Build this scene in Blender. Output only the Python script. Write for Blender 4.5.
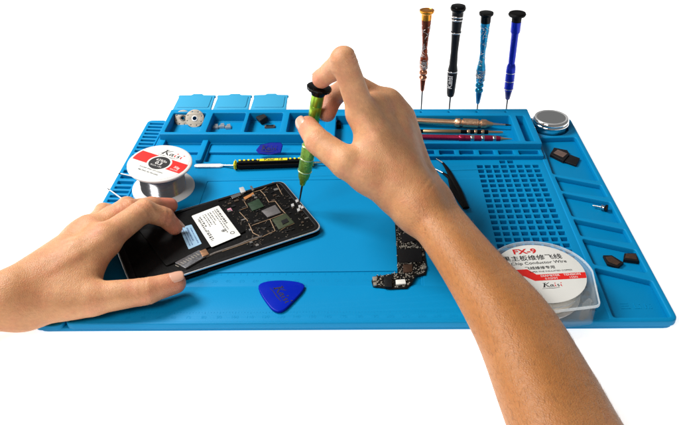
import bpy, bmesh, math, random
import numpy as np
from mathutils import Vector, Matrix
from mathutils.geometry import tessellate_polygon

for o in list(bpy.data.objects): bpy.data.objects.remove(o)
C = bpy.context.scene.collection
S = bpy.context.scene
MM = 0.001
# ------------------------------------------------------------------ camera
CAM = (240.84184, -337.4698, 340.54553, 0.61379, 0.0555, -0.04519, 673.65139)
def cam_axes():
    cp, sp = math.cos(CAM[3]), math.sin(CAM[3]); cy, sy = math.cos(CAM[4]), math.sin(CAM[4])
    f = np.array([-sy*cp, cy*cp, -sp]); r = np.array([cy, sy, 0.]); u = np.cross(r, f)
    cr, sr = math.cos(CAM[5]), math.sin(CAM[5])
    return f, r*cr+u*sr, -r*sr+u*cr
CF, CR, CU = cam_axes(); CO = np.array(CAM[:3])
cd = bpy.data.cameras.new('camera'); cam = bpy.data.objects.new('camera', cd); C.objects.link(cam)
m4 = Matrix.Identity(4)
for i in range(3):
    m4[i][0] = CR[i]; m4[i][1] = CU[i]; m4[i][2] = -CF[i]; m4[i][3] = CO[i]*MM
cam.matrix_world = m4
cd.sensor_width = 36; cd.lens = CAM[6]/679*36; cd.clip_start = .02; cd.clip_end = 60
S.camera = cam
# ------------------------------------------------------------------ light
w = bpy.data.worlds.new('World'); S.world = w; w.use_nodes = True
w.node_tree.nodes['Background'].inputs[0].default_value = (1, .995, .98, 1)
w.node_tree.nodes['Background'].inputs[1].default_value = .20
def area(name, loc, target, size, power, col=(1, 1, 1)):
    l = bpy.data.lights.new(name, 'AREA'); l.shape = 'RECTANGLE'; l.size, l.size_y = size; l.energy = power; l.color = col
    o = bpy.data.objects.new(name, l); C.objects.link(o)
    o.location = Vector(loc); o.rotation_euler = (Vector(target)-Vector(loc)).to_track_quat('-Z', 'Y').to_euler(); return o
area('key_softbox', (-.50, .42, .92), (.16, .12, 0), (.42, .42), 20, (1, .985, .96))
area('front_softbox', (-.45, -.62, .95), (.2, .1, .03), (.5, .4), 9.5, (1, .98, .95))
S.view_settings.view_transform = 'Standard'; S.view_settings.look = 'None'
S.view_settings.exposure = 0; S.view_settings.gamma = 1
S.render.engine = 'CYCLES'

# ------------------------------------------------------------------ helpers
def q(x, y, z):                       # point of the photograph's pixel (679x425) on the height z (mm)
    d = CF+CR*(x-339.5)/CAM[6]-CU*(y-212.5)/CAM[6]
    return CO+(z-CO[2])/d[2]*d
def along(prev, x, y, L, near=True):
    d = CF+CR*(x-339.5)/CAM[6]-CU*(y-212.5)/CAM[6]; d = d/np.linalg.norm(d)
    o = CO-prev; b = o@d; D = max(b*b-(o@o-L*L), 0)
    t = -b-math.sqrt(D) if near else -b+math.sqrt(D)
    return CO+t*d
MATS = {}
def mat(name, col, rough=.5, metal=0, spec=.5, noise=0, nscale=60, bump=0, bscale=400, trans=0, ior=1.45, coat=0, alpha=1, sss=0, aniso=0):
    if name in MATS: return MATS[name]
    m = bpy.data.materials.new(name); m.use_nodes = True; nt = m.node_tree; b = nt.nodes['Principled BSDF']
    b.inputs['Base Color'].default_value = (*col, 1); b.inputs['Roughness'].default_value = rough
    b.inputs['Metallic'].default_value = metal; b.inputs['Specular IOR Level'].default_value = spec
    b.inputs['Transmission Weight'].default_value = trans; b.inputs['IOR'].default_value = ior
    b.inputs['Coat Weight'].default_value = coat; b.inputs['Alpha'].default_value = alpha
    tc = nt.nodes.new('ShaderNodeTexCoord')
    if noise:
        n = nt.nodes.new('ShaderNodeTexNoise'); n.inputs['Scale'].default_value = nscale; n.inputs['Detail'].default_value = 5
        mx = nt.nodes.new('ShaderNodeMix'); mx.data_type = 'RGBA'
        mx.inputs[6].default_value = (*[c*(1-noise) for c in col], 1); mx.inputs[7].default_value = (*[min(1, c*(1+noise)) for c in col], 1)
        nt.links.new(tc.outputs['Object'], n.inputs['Vector']); nt.links.new(n.outputs['Fac'], mx.inputs[0]); nt.links.new(mx.outputs[2], b.inputs['Base Color'])
        mr = nt.nodes.new('ShaderNodeMapRange'); mr.inputs[3].default_value = max(0, rough-.08); mr.inputs[4].default_value = min(1, rough+.1)
        nt.links.new(n.outputs['Fac'], mr.inputs[0]); nt.links.new(mr.outputs[0], b.inputs['Roughness'])
    if bump:
        n = nt.nodes.new('ShaderNodeTexNoise'); n.inputs['Scale'].default_value = bscale; n.inputs['Detail'].default_value = 4
        bp = nt.nodes.new('ShaderNodeBump'); bp.inputs['Strength'].default_value = bump; bp.inputs['Distance'].default_value = .0005
        nt.links.new(tc.outputs['Object'], n.inputs['Vector']); nt.links.new(n.outputs['Fac'], bp.inputs['Height']); nt.links.new(bp.outputs[0], b.inputs['Normal'])
    MATS[name] = m; return m
SIL = mat('blue silicone', (.0, .205, .44), .46, spec=.16, noise=.10, nscale=9, bump=.12, bscale=900)
LIDM = mat('blue silicone painted lit', (.03, .29, .50), .55, spec=.35, noise=.05, nscale=30, bump=.1)  # the mat's silicone, paled to paint in the light on the open lids
BLACK = mat('black plastic', (.004, .004, .005), .38, spec=.3, noise=.3, nscale=200)
GLOSS = mat('gloss black', (.002, .002, .002), .18, spec=.2, noise=.3, nscale=90)
MATTE = mat('matt black', (.003, .0027, .0027), .5, spec=.12, noise=.4, nscale=300, bump=.3)
WHITE = mat('white plastic', (.62, .61, .60), .35, noise=.04, bump=.05)
PAPER = mat('label white', (.66, .655, .62), .5, noise=.04, nscale=80)
RED = mat('label red', (.62, .012, .008), .45, noise=.1)
INK = mat('black ink', (.012, .011, .012), .5)
REDINK = mat('red ink', (.55, .01, .01), .5)
WHINK = mat('white ink', (.62, .6, .58), .5)
STEEL = mat('steel', (.62, .61, .6), .22, metal=1, noise=.1)
DSTEEL = mat('dark steel', (.09, .085, .08), .3, metal=1)
CHROME = mat('chrome', (.8, .8, .8), .07, metal=1)
SATIN = mat('satin silver lid', (.50, .50, .50), .4, metal=.35, noise=.05)
COPPER = mat('gold shield edge', (.40, .27, .17), .38, metal=.6, noise=.3, nscale=300)
GREEN = mat('lime anodised', (.24, .42, .035), .28, metal=.75, noise=.1)
GREENK = mat('lime knurled', (.20, .38, .06), .34, metal=.75, noise=.5, nscale=700, bump=.8, bscale=700)
YELL = mat('yellow plastic', (.72, .62, .012), .4, noise=.06)
PICK = mat('dark blue celluloid', (.0005, .012, .33), .3, spec=.1, noise=.12, nscale=40)
GOLD = mat('rose gold', (.72, .44, .27), .25, metal=.9, noise=.12)
GOLDK = mat('rose gold knurled', (.66, .40, .25), .33, metal=.9, noise=.4, nscale=600, bump=.6, bscale=700)
MAGENTA = mat('crimson anodised', (.38, .02, .07), .26, metal=.7, noise=.15)
COPO = mat('orange anodised', (.72, .28, .03), .2, metal=.85)
BROWN = mat('bronze anodised', (.20, .04, .016), .26, metal=.8, noise=.35, nscale=300)
CYAN = mat('sky blue anodised', (.012, .23, .42), .24, metal=.75, noise=.3, nscale=300)
DKCYAN = mat('deep teal anodised', (.01, .12, .26), .26, metal=.75)
ROYAL = mat('royal blue anodised', (.004, .018, .36), .25, metal=.6, noise=.1)
DKBLUE = mat('navy anodised', (.008, .015, .12), .3, metal=.5)
ENGR = mat('engraved silver lines', (.6, .55, .52), .35, metal=.6)
CLEAR = mat('clear plastic', (.75, .84, .88), .05, alpha=.065)
PCB = mat('black circuit board', (.004, .004, .004), .4, spec=.25, noise=.5, nscale=500)
CHIP = mat('chip package', (.006, .006, .007), .45, spec=.25, noise=.3, nscale=300)
SOLD = mat('solder and metal specks', (.55, .5, .42), .3, metal=.7)
GCH = mat('green chip', (.014, .034, .016), .4, noise=.5, nscale=400)
GREYC = mat('grey shield', (.16, .15, .15), .4, metal=.5, noise=.2, nscale=300)
BRCH = mat('brown chip face', (.045, .02, .01), .5, noise=.6, nscale=350, bump=.3)
LBLUE = mat('light blue sticker', (.28, .45, .60), .5, noise=.06)
PINK = mat('pink sticker', (.55, .22, .30), .5)
DISC = mat('dull nickel', (.27, .24, .20), .5, metal=.6, noise=.2, nscale=200)
CREAM = mat('cream core', (.62, .52, .38), .5, noise=.1)

def link(name, me, m, parent=None):
    o = bpy.data.objects.new(name, me); C.objects.link(o)
    if m is not None:
        me.materials.clear(); me.materials.append(m)
    if parent is not None: o.parent = parent
    return o
def from_bm(name, bm, m, parent=None, smooth=True, base=(0, 0, 0)):
    """vertices are in world mm; the object's origin stays at its parent's base"""
    me = bpy.data.meshes.new(name); bmesh.ops.recalc_face_normals(bm, faces=bm.faces[:])
    b = Vector(base)
    for v in bm.verts: v.co = (v.co-b)*MM
    bm.to_mesh(me); bm.free()
    if smooth:
        for p_ in me.polygons: p_.use_smooth = True
        me.set_sharp_from_angle(angle=math.radians(38))
    return link(name, me, m, parent)
def thing(name, label, cat, loc, group=None, rot=None):
    o = bpy.data.objects.new(name, None); C.objects.link(o); o.location = Vector(loc)*MM; o.empty_display_size = .01
    if rot is not None: o.rotation_mode = 'QUATERNION'; o.rotation_quaternion = rot
    o['label'] = label; o['category'] = cat
    if group: o['group'] = group
    return o
def tag(o, label, cat, group=None):
    o['label'] = label; o['category'] = cat
    if group: o['group'] = group
    return o
def rounded(pts, r, n=5):
    out = []; N = len(pts)
    for i in range(N):
        p0, p1, p2 = [Vector(pts[j % N][:2]) for j in (i-1, i, i+1)]
        a = (p0-p1); b = (p2-p1); la, lb = a.length, b.length; a.normalize(); b.normalize()
        ang = a.angle(b); t = min(r/math.tan(ang/2), la*.45, lb*.45)
        s, e = p1+a*t, p1+b*t
        for k in range(n+1):
            u = k/n; out.append(tuple((1-u)**2*s+2*u*(1-u)*p1+u*u*e))
    return out
def circ(cx, cy, r, n=40, a0=0): return [(cx+r*math.cos(a0+2*math.pi*i/n), cy+r*math.sin(a0+2*math.pi*i/n)) for i in range(n)]
def rect(x0, y0, x1, y1, r=0):
    p_ = [(x0, y0), (x1, y0), (x1, y1), (x0, y1)]
    return rounded(p_, r, 4) if r else p_
def sheet_bm(outer, holes, z0, z1, bev=.5, warp=None):
    """a slab with rounded edges and openings, world mm"""
    cu = bpy.data.curves.new('tmp', 'CURVE'); cu.dimensions = '2D'; cu.fill_mode = 'BOTH'
    for poly in [outer]+holes:
        sp = cu.splines.new('POLY'); sp.points.add(len(poly)-1); sp.use_cyclic_u = True
        for i, pt in enumerate(poly): sp.points[i].co = (pt[0], pt[1], 0, 1)
    h = (z1-z0)/2
    cu.extrude = h-bev; cu.bevel_depth = bev; cu.bevel_resolution = 2; cu.offset = -bev
    ob = bpy.data.objects.new('tmp', cu); C.objects.link(ob)
    dg = bpy.context.evaluated_depsgraph_get(); me = bpy.data.meshes.new_from_object(ob.evaluated_get(dg))
    bm = bmesh.new(); bm.from_mesh(me)
    bpy.data.objects.remove(ob); bpy.data.curves.remove(cu); bpy.data.meshes.remove(me)
    bmesh.ops.remove_doubles(bm, verts=bm.verts[:], dist=.005)
    for v in bm.verts:
        v.co.z += (z0+z1)/2
        if warp: v.co = Vector(warp(v.co))
    return bm
def join_bm(a, b):
    me = bpy.data.meshes.new('t'); b.to_mesh(me); b.free(); a.from_mesh(me); bpy.data.meshes.remove(me); return a
def lathe_bm(prof, n=32, org=(0, 0, 0), rot=None, caps=True):
    bm = bmesh.new(); rings = []
    for r, z in prof:
        rings.append([bm.verts.new((r*math.cos(2*math.pi*i/n), r*math.sin(2*math.pi*i/n), z)) for i in range(n)])
    for a, b in zip(rings[:-1], rings[1:]):
        for i in range(n): bm.faces.new((a[i], a[(i+1) % n], b[(i+1) % n], b[i]))
    if caps:
        bm.faces.new(rings[0][::-1]); bm.faces.new(rings[-1])
    else:
        for i in range(n): bm.faces.new((rings[-1][i], rings[-1][(i+1) % n], rings[0][(i+1) % n], rings[0][i]))
    if rot is not None: bmesh.ops.transform(bm, matrix=rot.to_matrix().to_4x4(), verts=bm.verts[:])
    bmesh.ops.translate(bm, vec=Vector(org), verts=bm.verts[:])
    return bm
def qrot(d): return Vector(d).to_track_quat('Z', 'Y')
def tube_bm(pts, rad, n=10, flat=1.0, closed_ends=True):
    """swept tube; rad number or list; flat squeezes its height"""
    pts = [Vector(p_) for p_ in pts]; N = len(pts)
    if not hasattr(rad, '__len__'): rad = [rad]*N
    bm = bmesh.new(); rings = []
    for i, p_ in enumerate(pts):
        t = (pts[min(i+1, N-1)]-pts[max(i-1, 0)]).normalized()
        s = t.cross(Vector((0, 0, 1))); s = s.normalized() if s.length > .01 else Vector((1, 0, 0)); u = s.cross(t)
        rings.append([bm.verts.new(p_+s*rad[i]*math.cos(a)+u*rad[i]*flat*math.sin(a)) for a in [2*math.pi*k/n for k in range(n)]])
    for a, b in zip(rings[:-1], rings[1:]):
        for i in range(n): bm.faces.new((a[i], a[(i+1) % n], b[(i+1) % n], b[i]))
    bm.faces.new(rings[0][::-1]); bm.faces.new(rings[-1]); return bm
def slab_bm(corners, z0, z1, bev=.25, r=0):
    c = [tuple(Vector(p_[:2])) for p_ in corners]
    if r: c = rounded(c, r)
    return sheet_bm(c, [], z0, z1, bev)
def box_bm(c, u, size, bev=.15, tilt=0):
    """box centred at c with its length along u (2D angle in radians)"""
    bm = bmesh.new(); bmesh.ops.create_cube(bm, size=1)
    bmesh.ops.scale(bm, vec=Vector(size), verts=bm.verts[:])
    if bev: bmesh.ops.bevel(bm, geom=bm.edges[:], offset=bev, segments=2, affect='EDGES')
    bmesh.ops.transform(bm, matrix=Matrix.Translation(Vector(c)) @ Matrix.Rotation(u, 4, 'Z') @ Matrix.Rotation(tilt, 4, 'Y'), verts=bm.verts[:])
    return bm
FONTS = {}
def text_bm(s, org, u, v, size, shear=0, bold=0, xs=1, align='CENTER', ext=0.03):
    """lettering laid on the plane spanned by u (reading direction) and v (up), world mm"""
    cu = bpy.data.curves.new('tmp', 'FONT'); cu.body = s; cu.size = size; cu.shear = shear; cu.offset = bold
    cu.align_x = align; cu.align_y = 'CENTER'; cu.extrude = ext; cu.resolution_u = 3
    ob = bpy.data.objects.new('tmp', cu); C.objects.link(ob)
    dg = bpy.context.evaluated_depsgraph_get(); me = bpy.data.meshes.new_from_object(ob.evaluated_get(dg))
    bm = bmesh.new(); bm.from_mesh(me); bpy.data.objects.remove(ob); bpy.data.curves.remove(cu); bpy.data.meshes.remove(me)
    u = Vector(u).normalized(); v = Vector(v); v = (v-u*v.dot(u)).normalized(); n = u.cross(v)
    for vt in bm.verts:
        c = vt.co.copy(); vt.co = Vector(org)+u*c.x*xs+v*c.y+n*(c.z+ext)
    return bm
def strokes_bm(strokes, org, u, v, sc, z=.05):
    """calligraphic strokes: each a list of (x, y, halfwidth)"""
    u = Vector(u).normalized(); v = Vector(v); v = (v-u*v.dot(u)).normalized(); n = u.cross(v); bm = bmesh.new()
    for st in strokes:
        L = []; R_ = []
        for i, (x, y, h) in enumerate(st):
            a = st[max(i-1, 0)]; b = st[min(i+1, len(st)-1)]; t = Vector((b[0]-a[0], b[1]-a[1])).normalized(); s = Vector((-t.y, t.x))*1.3
            for lst, sg in ((L, 1), (R_, -1)):
                c = Vector((x, y))+s*h*sg; lst.append(bm.verts.new(Vector(org)+u*c.x*sc+v*c.y*sc+n*z))
        for i in range(len(L)-1): bm.faces.new((L[i], L[i+1], R_[i+1], R_[i]))
    return bm
def logo(org, u, v, sc, z=.05):
    """Kaisi wordmark in brush serif strokes; returns (dark strokes, red strokes)"""
    K = [[(0, 0, .12), (.25, .75, .12), (.42, 1.35, .1)], [(-.3, .02, .05), (.35, .02, .05)], [(.0, 1.32, .05), (.75, 1.38, .05)],
         [(1.45, 1.5, .03), (.9, 1.05, .07), (.3, .68, .03)], [(.45, .78, .05), (.85, .3, .13), (1.35, -.05, .04)]]
    a = [[(2.0, .62, .05), (1.75, .72, .07), (1.5, .4, .1), (1.6, .05, .08), (1.95, .2, .04)], [(2.12, .75, .09), (2.0, .3, .1), (2.2, 0, .06), (2.4, .12, .02)]]
    i1 = [[(2.6, .68, .08), (2.55, .25, .1), (2.75, 0, .04)]]
    s = [[(3.5, .62, .06), (3.25, .75, .06), (3.1, .55, .09), (3.4, .28, .1), (3.3, .04, .06), (3.0, .08, .05)]]
    i2 = [[(3.9, .68, .08), (3.85, .25, .1), (4.05, 0, .04)]]
    dots = [[(2.6, .98, .02), (2.7, 1.12, .12), (2.82, 1.28, .02)], [(3.95, .98, .02), (4.05, 1.12, .12), (4.17, 1.28, .02)]]
    sw = [[(-.6, -.5, .02), (.6, -.38, .05), (2.0, -.45, .06), (3.4, -.32, .02)]]
    return strokes_bm(K+a+s+sw, org, u, v, sc, z), strokes_bm(i1+i2+dots, org, u, v, sc, z)

# ------------------------------------------------------------------ the table
bm = bmesh.new(); bmesh.ops.create_grid(bm, x_segments=8, y_segments=8, size=6000)
bmesh.ops.translate(bm, vec=(200, 2000, 0), verts=bm.verts[:])
tb = mat('white table with added glow', (.85, .85, .85), .6, spec=.2)
bb = tb.node_tree.nodes['Principled BSDF']; bb.inputs['Emission Color'].default_value = (1, 1, 1, 1); bb.inputs['Emission Strength'].default_value = .78  # glow added to the table so that no shadows show on the white
t = from_bm('table', bm, tb, smooth=False); t['kind'] = 'structure'

# ------------------------------------------------------------------ the repair mat
def warp(c):
    s = min(max((c[1]-185)/45, 0), 1); x = min(c[0], 405)
    return (c[0], c[1]-.04*(x-405)*s, c[2])
MAT = thing('repair_mat', 'large blue silicone repair mat with trays, grid and open lids', 'repair mat', (225, 150, 0))
MB = (225, 150, 0)
def mpart(name, bm, m=SIL): return from_bm(name, bm, m, MAT, base=MB)
base_out = rounded([(1.2, 1.2), (448.8, 1.2), (448.8, 296), (1.2, 298)], 8)
mpart('base_sheet', sheet_bm(base_out, [], .05, 3.4, .8, warp))
# frame with trays on the right; the main field is cut out and filled by the work surface
pocketA = rounded([(408, 190), (445.5, 176.5), (445.5, 258), (410.5, 257)], 3)
pocketT = circ(425, 279.5, 18.3, 48)
pockets = [pocketA, pocketT,
           rounded([(408.8, 186), (445.5, 170.5), (445.5, 151), (409.3, 162)], 2),
           rounded([(408.8, 159), (445.5, 143.5), (445.5, 112.8), (408.8, 123.8)], 2.5),
           rounded([(408.8, 120.2), (445.5, 104.8), (445.5, 86.6), (409, 97)], 2),
           rounded([(408.8, 93.6), (445.5, 78.4), (445.5, 50.6), (409.5, 61.2)], 2.5),
           rounded([(408.5, 57.5), (445.5, 41.8), (445.5, 4.2), (407, 4.2)], 2.5)]
frame_out = rounded([(23, .2), (449.8, .2), (450, 299), (402, 300), (23, 300)], 7)
field = rounded([(26.5, 3.2), (404, 3.2), (404, 292), (26.5, 292)], 1.5)
mpart('tray_frame', sheet_bm(frame_out, [field]+pockets, 3.0, 8.4, 1.0, warp))
# work surface: recess, grid cells, channels
holes = [rounded([(90, 38.5), (280, 38.5), (280, 187), (90, 187)], 1.5)]
holes += [rect(34, 214, 71, 246, 2), rect(80, 214, 203, 246, 2)]
gx0, gy0 = 341.5, 207.0
for r_ in range(-1, 25):
    for c_ in range(8):
        if r_ == -1 and c_ not in (3, 4): continue
        y0 = gy0-r_*7.95; x0 = gx0+c_*7.35
        x0 -= (208-y0)*.006
        if y0 < 14: continue
        holes.append([(x0, y0-5.1), (x0+5.6, y0-5.1), (x0+5.6, y0), (x0, y0)])
mpart('work_surface', sheet_bm(rect(26.2, 2.9, 404.3, 292), holes, 3.1, 7.9, .35, warp))
mpart('recess_floor', sheet_bm(rect(88, 36, 282, 189), [rect(92, 40.5, 278.2, 56.8, .8)], 3.2, 7.35, .3, warp))
# the slot row in front of the pen tray
slots = [rect(a, 219.2, b, 226.8, 1) for a, b in ((214, 229), (233, 248), (252, 267), (271, 285), (289.5, 303.5), (308, 322.5), (327, 341), (345.8, 359.6), (364, 378), (383, 402))]
mpart('slot_row', sheet_bm(rect(206, 216.4, 405.2, 231, 1), slots, 7.5, 11.8, .5, warp))
# divider ribs of the front channel
for xx in (27.5, 72):
    bm = sheet_bm(rounded([(xx, 212), (xx+6, 212), (xx+6, 251), (xx, 251)], 2), [], 7.2, 11.6, .8, warp); mpart('divider_rib', bm)
# compartment box
comps = [rect(32, 251.8, 67.5, 294.5, 2), rect(75, 251.8, 110.5, 294.5, 2), rect(114.5, 251.8, 150.5, 294.5, 2), rect(157.5, 251.8, 196, 294.5, 2)]
pens = [rect(207, 233.8, 385, 287.5, 2), rect(391, 233.8, 399, 287, 1.5)]
drv = [(295.7, 295.6), (324.5, 295.6), (353.2, 295.6), (382.7, 295.6)]
boxo = rounded([(27, 247), (204, 247), (204, 229), (405.5, 229), (405.5, 302.5), (27, 302.5)], 1.6)
bx = sheet_bm(boxo, comps+pens+[circ(a, b, 1.4, 10) for a, b in drv], 4, 18, .8, warp)
mpart('parts_box', bx)
mpart('box_floor', sheet_bm(rect(29, 231, 404, 300), [], 3.6, 6.2, .3, warp))
# three lids lying open behind the box, on their own hinge
for (xa, xb) in ((27.5, 71), (71.8, 112), (112.8, 153)):
    xm = (xa+xb)/2
    lo = [(xa+.6, 302.9), (xb-.6, 302.9)]+rounded([(xb, 333), (xb-1, 336), (xm+7, 336.5), (xm+5, 339.2), (xm-5, 339.2), (xm-7, 336.5), (xa+1, 336), (xa, 333)], 1.5, 3)
    def wl(c): 
        x, y, z = warp(c); d = max(0, c[1]-303); return (x, y, z+.045*d)
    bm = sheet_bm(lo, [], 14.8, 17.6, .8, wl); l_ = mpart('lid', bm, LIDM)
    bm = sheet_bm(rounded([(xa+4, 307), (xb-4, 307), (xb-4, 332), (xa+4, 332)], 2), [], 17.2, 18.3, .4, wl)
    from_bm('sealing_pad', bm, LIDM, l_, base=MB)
    bm = sheet_bm(rect(xa+3, 301.8, xb-3, 304.2), [], 14.9, 17.2, .4, warp); from_bm('hinge', bm, SIL, l_, base=MB)
# comb strip
gro = []
yy = 9
while yy < 290:
    gro.append(rounded([(4.2, yy+1.2), (19.5, yy), (19.5, yy+4.3), (4.2, yy+5.2)], .8, 3)); yy += 7.35
cs = sheet_bm(rounded([(0, .2), (21.6, .2), (21.6, 299), (.2, 299)], 6), gro, 2.2, 6.8, .7, warp)
mpart('comb_strip', cs)
# raised ruler marks and numerals
bm = bmesh.new(); bn = bmesh.new()
for k in range(0, 37):
    x = 96+k*5
    if x < 276: join_bm(bm, box_bm((x, 56-(2.4 if k % 2 == 0 else 1.6)/2, 6.48), 0, (.45, 2.4 if k % 2 == 0 else 1.6, .5), .08))
for k in range(1, 18): join_bm(bn, text_bm(str(k*10), (91+k*10.4, 47, 6.57), (1, 0, 0), (0, 1, 0), 4.4, ext=.05))
mpart('ruler_ticks', bm); mpart('ruler_numerals', bn); bm = bmesh.new(); bn = bmesh.new()
for k in range(0, 150):
    x = 34+k*2.2
    if x < 335: join_bm(bm, box_bm((x, 12.4-(2 if k % 5 == 0 else 1.1)/2, 7.75), 0, (.35, 2 if k % 5 == 0 else 1.1, .5), .08))
for k in range(1, 30): join_bm(bn, text_bm(str(k*10), (34+k*11, 7, 7.87), (1, 0, 0), (0, 1, 0), 3.8, ext=.05))
mpart('ruler_ticks', bm); mpart('ruler_numerals', bn)
mpart('ruler_band', sheet_bm(rect(91, 39.5, 279, 57.5), [], 3.3, 6.6, .3, warp))
bm = text_bm('三 Li hi', (428, 20, 3.45), (1, 0, 0), (0, 1, 0), 7.5, ext=.08); mpart('embossed_mark', bm)

# ------------------------------------------------------------------ generic tool helpers
def tool(name, label, cat, foot, top, group=None):
    foot = Vector(foot); top = Vector(top); d = (top-foot)
    t_ = thing(name, label, cat, foot, group, rot=qrot(d)); return t_, d.length
def lpart(name, prof, m, parent, n=32): return from_bm(name, lathe_bm(prof, n), m, parent)
def engraved(parent, z0, z1, rfun, seed, m=ENGR, n=64):
    rnd = random.Random(seed); bm = bmesh.new()
    for k in range(n):
        a = rnd.uniform(0, 6.28); z = rnd.uniform(z0, z1); pts = []; da = rnd.uniform(-.35, .35); dz = rnd.uniform(-2.2, 2.2)
        for i in range(6):
            rr = rfun(z)+.06; pts.append((rr*math.cos(a), rr*math.sin(a), z)); a += da*.7; z = min(max(z+dz*.5, z0), z1); da += rnd.uniform(-.3, .3); dz += rnd.uniform(-.8, .8)
        join_bm(bm, tube_bm(pts, .2, 5))
    return from_bm('engraving', bm, m, parent)
def driver_pose(pb, pt, H=104):
    a = q(pb[0], pb[1], 8); 
    # top point at height so that the tool is H long
    best = min((abs(math.hypot(*(q(pt[0], pt[1], z)-a)[:2])), z) for z in np.arange(60, 160, .25))   # as near upright as the picture allows
    return a, q(pt[0], pt[1], best[1])

def R_(z, tab):
    for (z0, r0), (z1, r1) in zip(tab[:-1], tab[1:]):
        if z0 <= z <= z1: return r0+(r1-r0)*(z-z0)/(z1-z0)
    return tab[-1][1]
grp = 'precision screwdrivers standing in the rear edge of the mat'
def std_driver(label, pb, pt, prof, bodymat, kind):
    """prof: list of (fraction, radius) of the handle; the bit is below"""
    a, b = driver_pose(pb, pt, 112)
    t_, L = tool('screwdriver', label, 'screwdriver', a, b, grp)
    t_.scale = (L/112,)*3
    return t_, 112.0
# bronze one
t_, L = std_driver('bronze screwdriver with an orange cap, leftmost of those in the rear edge', (421, 112.5), (427, 9.5), None, None, 0)
lpart('bit', [(.5, 0), (.75, 3), (.85, 26)], DSTEEL, t_, 12)
lpart('collar', [(1.2, 25), (2.0, 26.5), (2.9, 37), (3.0, 38.5)], BROWN, t_)
lpart('grip', [(3.0, 38.5), (4.0, 39.5), (4.2, 41), (2.9, 43), (3.0, 44), (4.3, 45), (4.3, 47), (3.1, 49), (4.1, 50.5), (4.2, 59)], mat('copper anodised', (.5, .2, .11), .22, metal=.9), t_)
tab = [(59, 4.2), (63, 4.2), (67, 3.0), (73, 2.7), (80, 3.0), (97, 4.6), (L-10, 5.0)]
lpart('body', [(r, z) for z, r in tab], BROWN, t_)
engraved(t_, 60, L-14, lambda z: R_(z, tab), 3); engraved(t_, 51, 59, lambda z: 4.2, 8)
lpart('cap', [(5.0, L-10), (5.1, L-8.5), (5.2, L-4.5), (6.9, L-3), (7.4, L-1.6), (7.2, L-.4), (5.6, L), (5.2, L-.5)], COPO, t_)
# black one
t_, L = std_driver('slim black screwdriver with silver rings, standing in the rear edge', (449, 112), (458.5, 5), None, None, 0)
lpart('bit', [(.5, 0), (.8, 3), (.9, 18)], DSTEEL, t_, 12)
tab = [(17, 1.6), (18.5, 3.4), (22, 4.1), (42, 5.0), (46, 5.0), (52, 4.0), (66, 3.6), (82, 4.2), (99, 5.2), (L-6, 5.6)]
lpart('body', [(r, z) for z, r in tab], BLACK, t_)
for z in (L-11.5, L-14.5): lpart('ring', [(5.42, z), (5.62, z+.3), (5.62, z+1.2), (5.42, z+1.5)], STEEL, t_)
lpart('ring', [(5.05, L-27.2), (5.2, L-26.9), (5.2, L-26.1), (5.05, L-25.8)], STEEL, t_)
lpart('ring', [(5.0, 45), (5.15, 45.2), (5.15, 45.9), (5.0, 46.1)], STEEL, t_)
bm = text_bm('Kaisi', (0, 0, 0), (0, 0, 1), (1, 0, 0), 7.6, bold=.16, ext=.0)
bmesh.ops.triangulate(bm, faces=bm.faces[:])
for _ in range(3): bmesh.ops.subdivide_edges(bm, edges=[e for e in bm.edges if e.calc_length() > .6], cuts=1); bmesh.ops.triangulate(bm, faces=bm.faces[:])
dl = t_.rotation_quaternion.inverted() @ Vector(CO-np.array(t_.location)/MM); a0_ = math.atan2(dl.y, dl.x)
for v in bm.verts:   # wrapped round the grip, facing the front
    a = a0_-.35-v.co.x/4.9; zz = v.co.z+35; rr = R_(zz, tab)+.1; v.co = Vector((rr*math.cos(a), rr*math.sin(a), zz))
from_bm('lettering', bm, WHINK, t_)
lpart('cap', [(5.2, L-8), (5.7, L-6), (7.2, L-4.5), (7.5, L-2.5), (6.6, L-.6), (4.8, L)], GLOSS, t_)
# sky blue one
t_, L = std_driver('sky blue engraved screwdriver with a black cap, standing in the rear edge', (477, 112), (486.5, 12), None, None, 0)
lpart('bit', [(.5, 0), (.75, 3), (.85, 11)], DSTEEL, t_, 12)
lpart('collar', [(1.3, 10), (2.2, 11.5), (3.4, 22), (3.3, 24)], DKCYAN, t_)
lpart('grip', [(3.3, 24), (4.4, 25), (4.5, 27), (3.1, 29), (3.2, 30), (4.5, 31), (4.5, 33), (3.4, 35), (4.5, 36.5), (4.9, 50), (4.4, 54)], CYAN, t_)
tab = [(54, 4.4), (60, 3.1), (70, 2.9), (80, 3.6), (96, 4.7), (L-11, 5.0)]
lpart('body', [(r, z) for z, r in tab], CYAN, t_)
engraved(t_, 56, L-14, lambda z: R_(z, tab), 5); engraved(t_, 38, 50, lambda z: 4.9, 6)
lpart('cap', [(5.0, L-11), (5.2, L-10), (5.3, L-4), (7.0, L-3), (7.5, L-1.6), (7.2, L-.4), (5.4, L)], GLOSS, t_)
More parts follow.
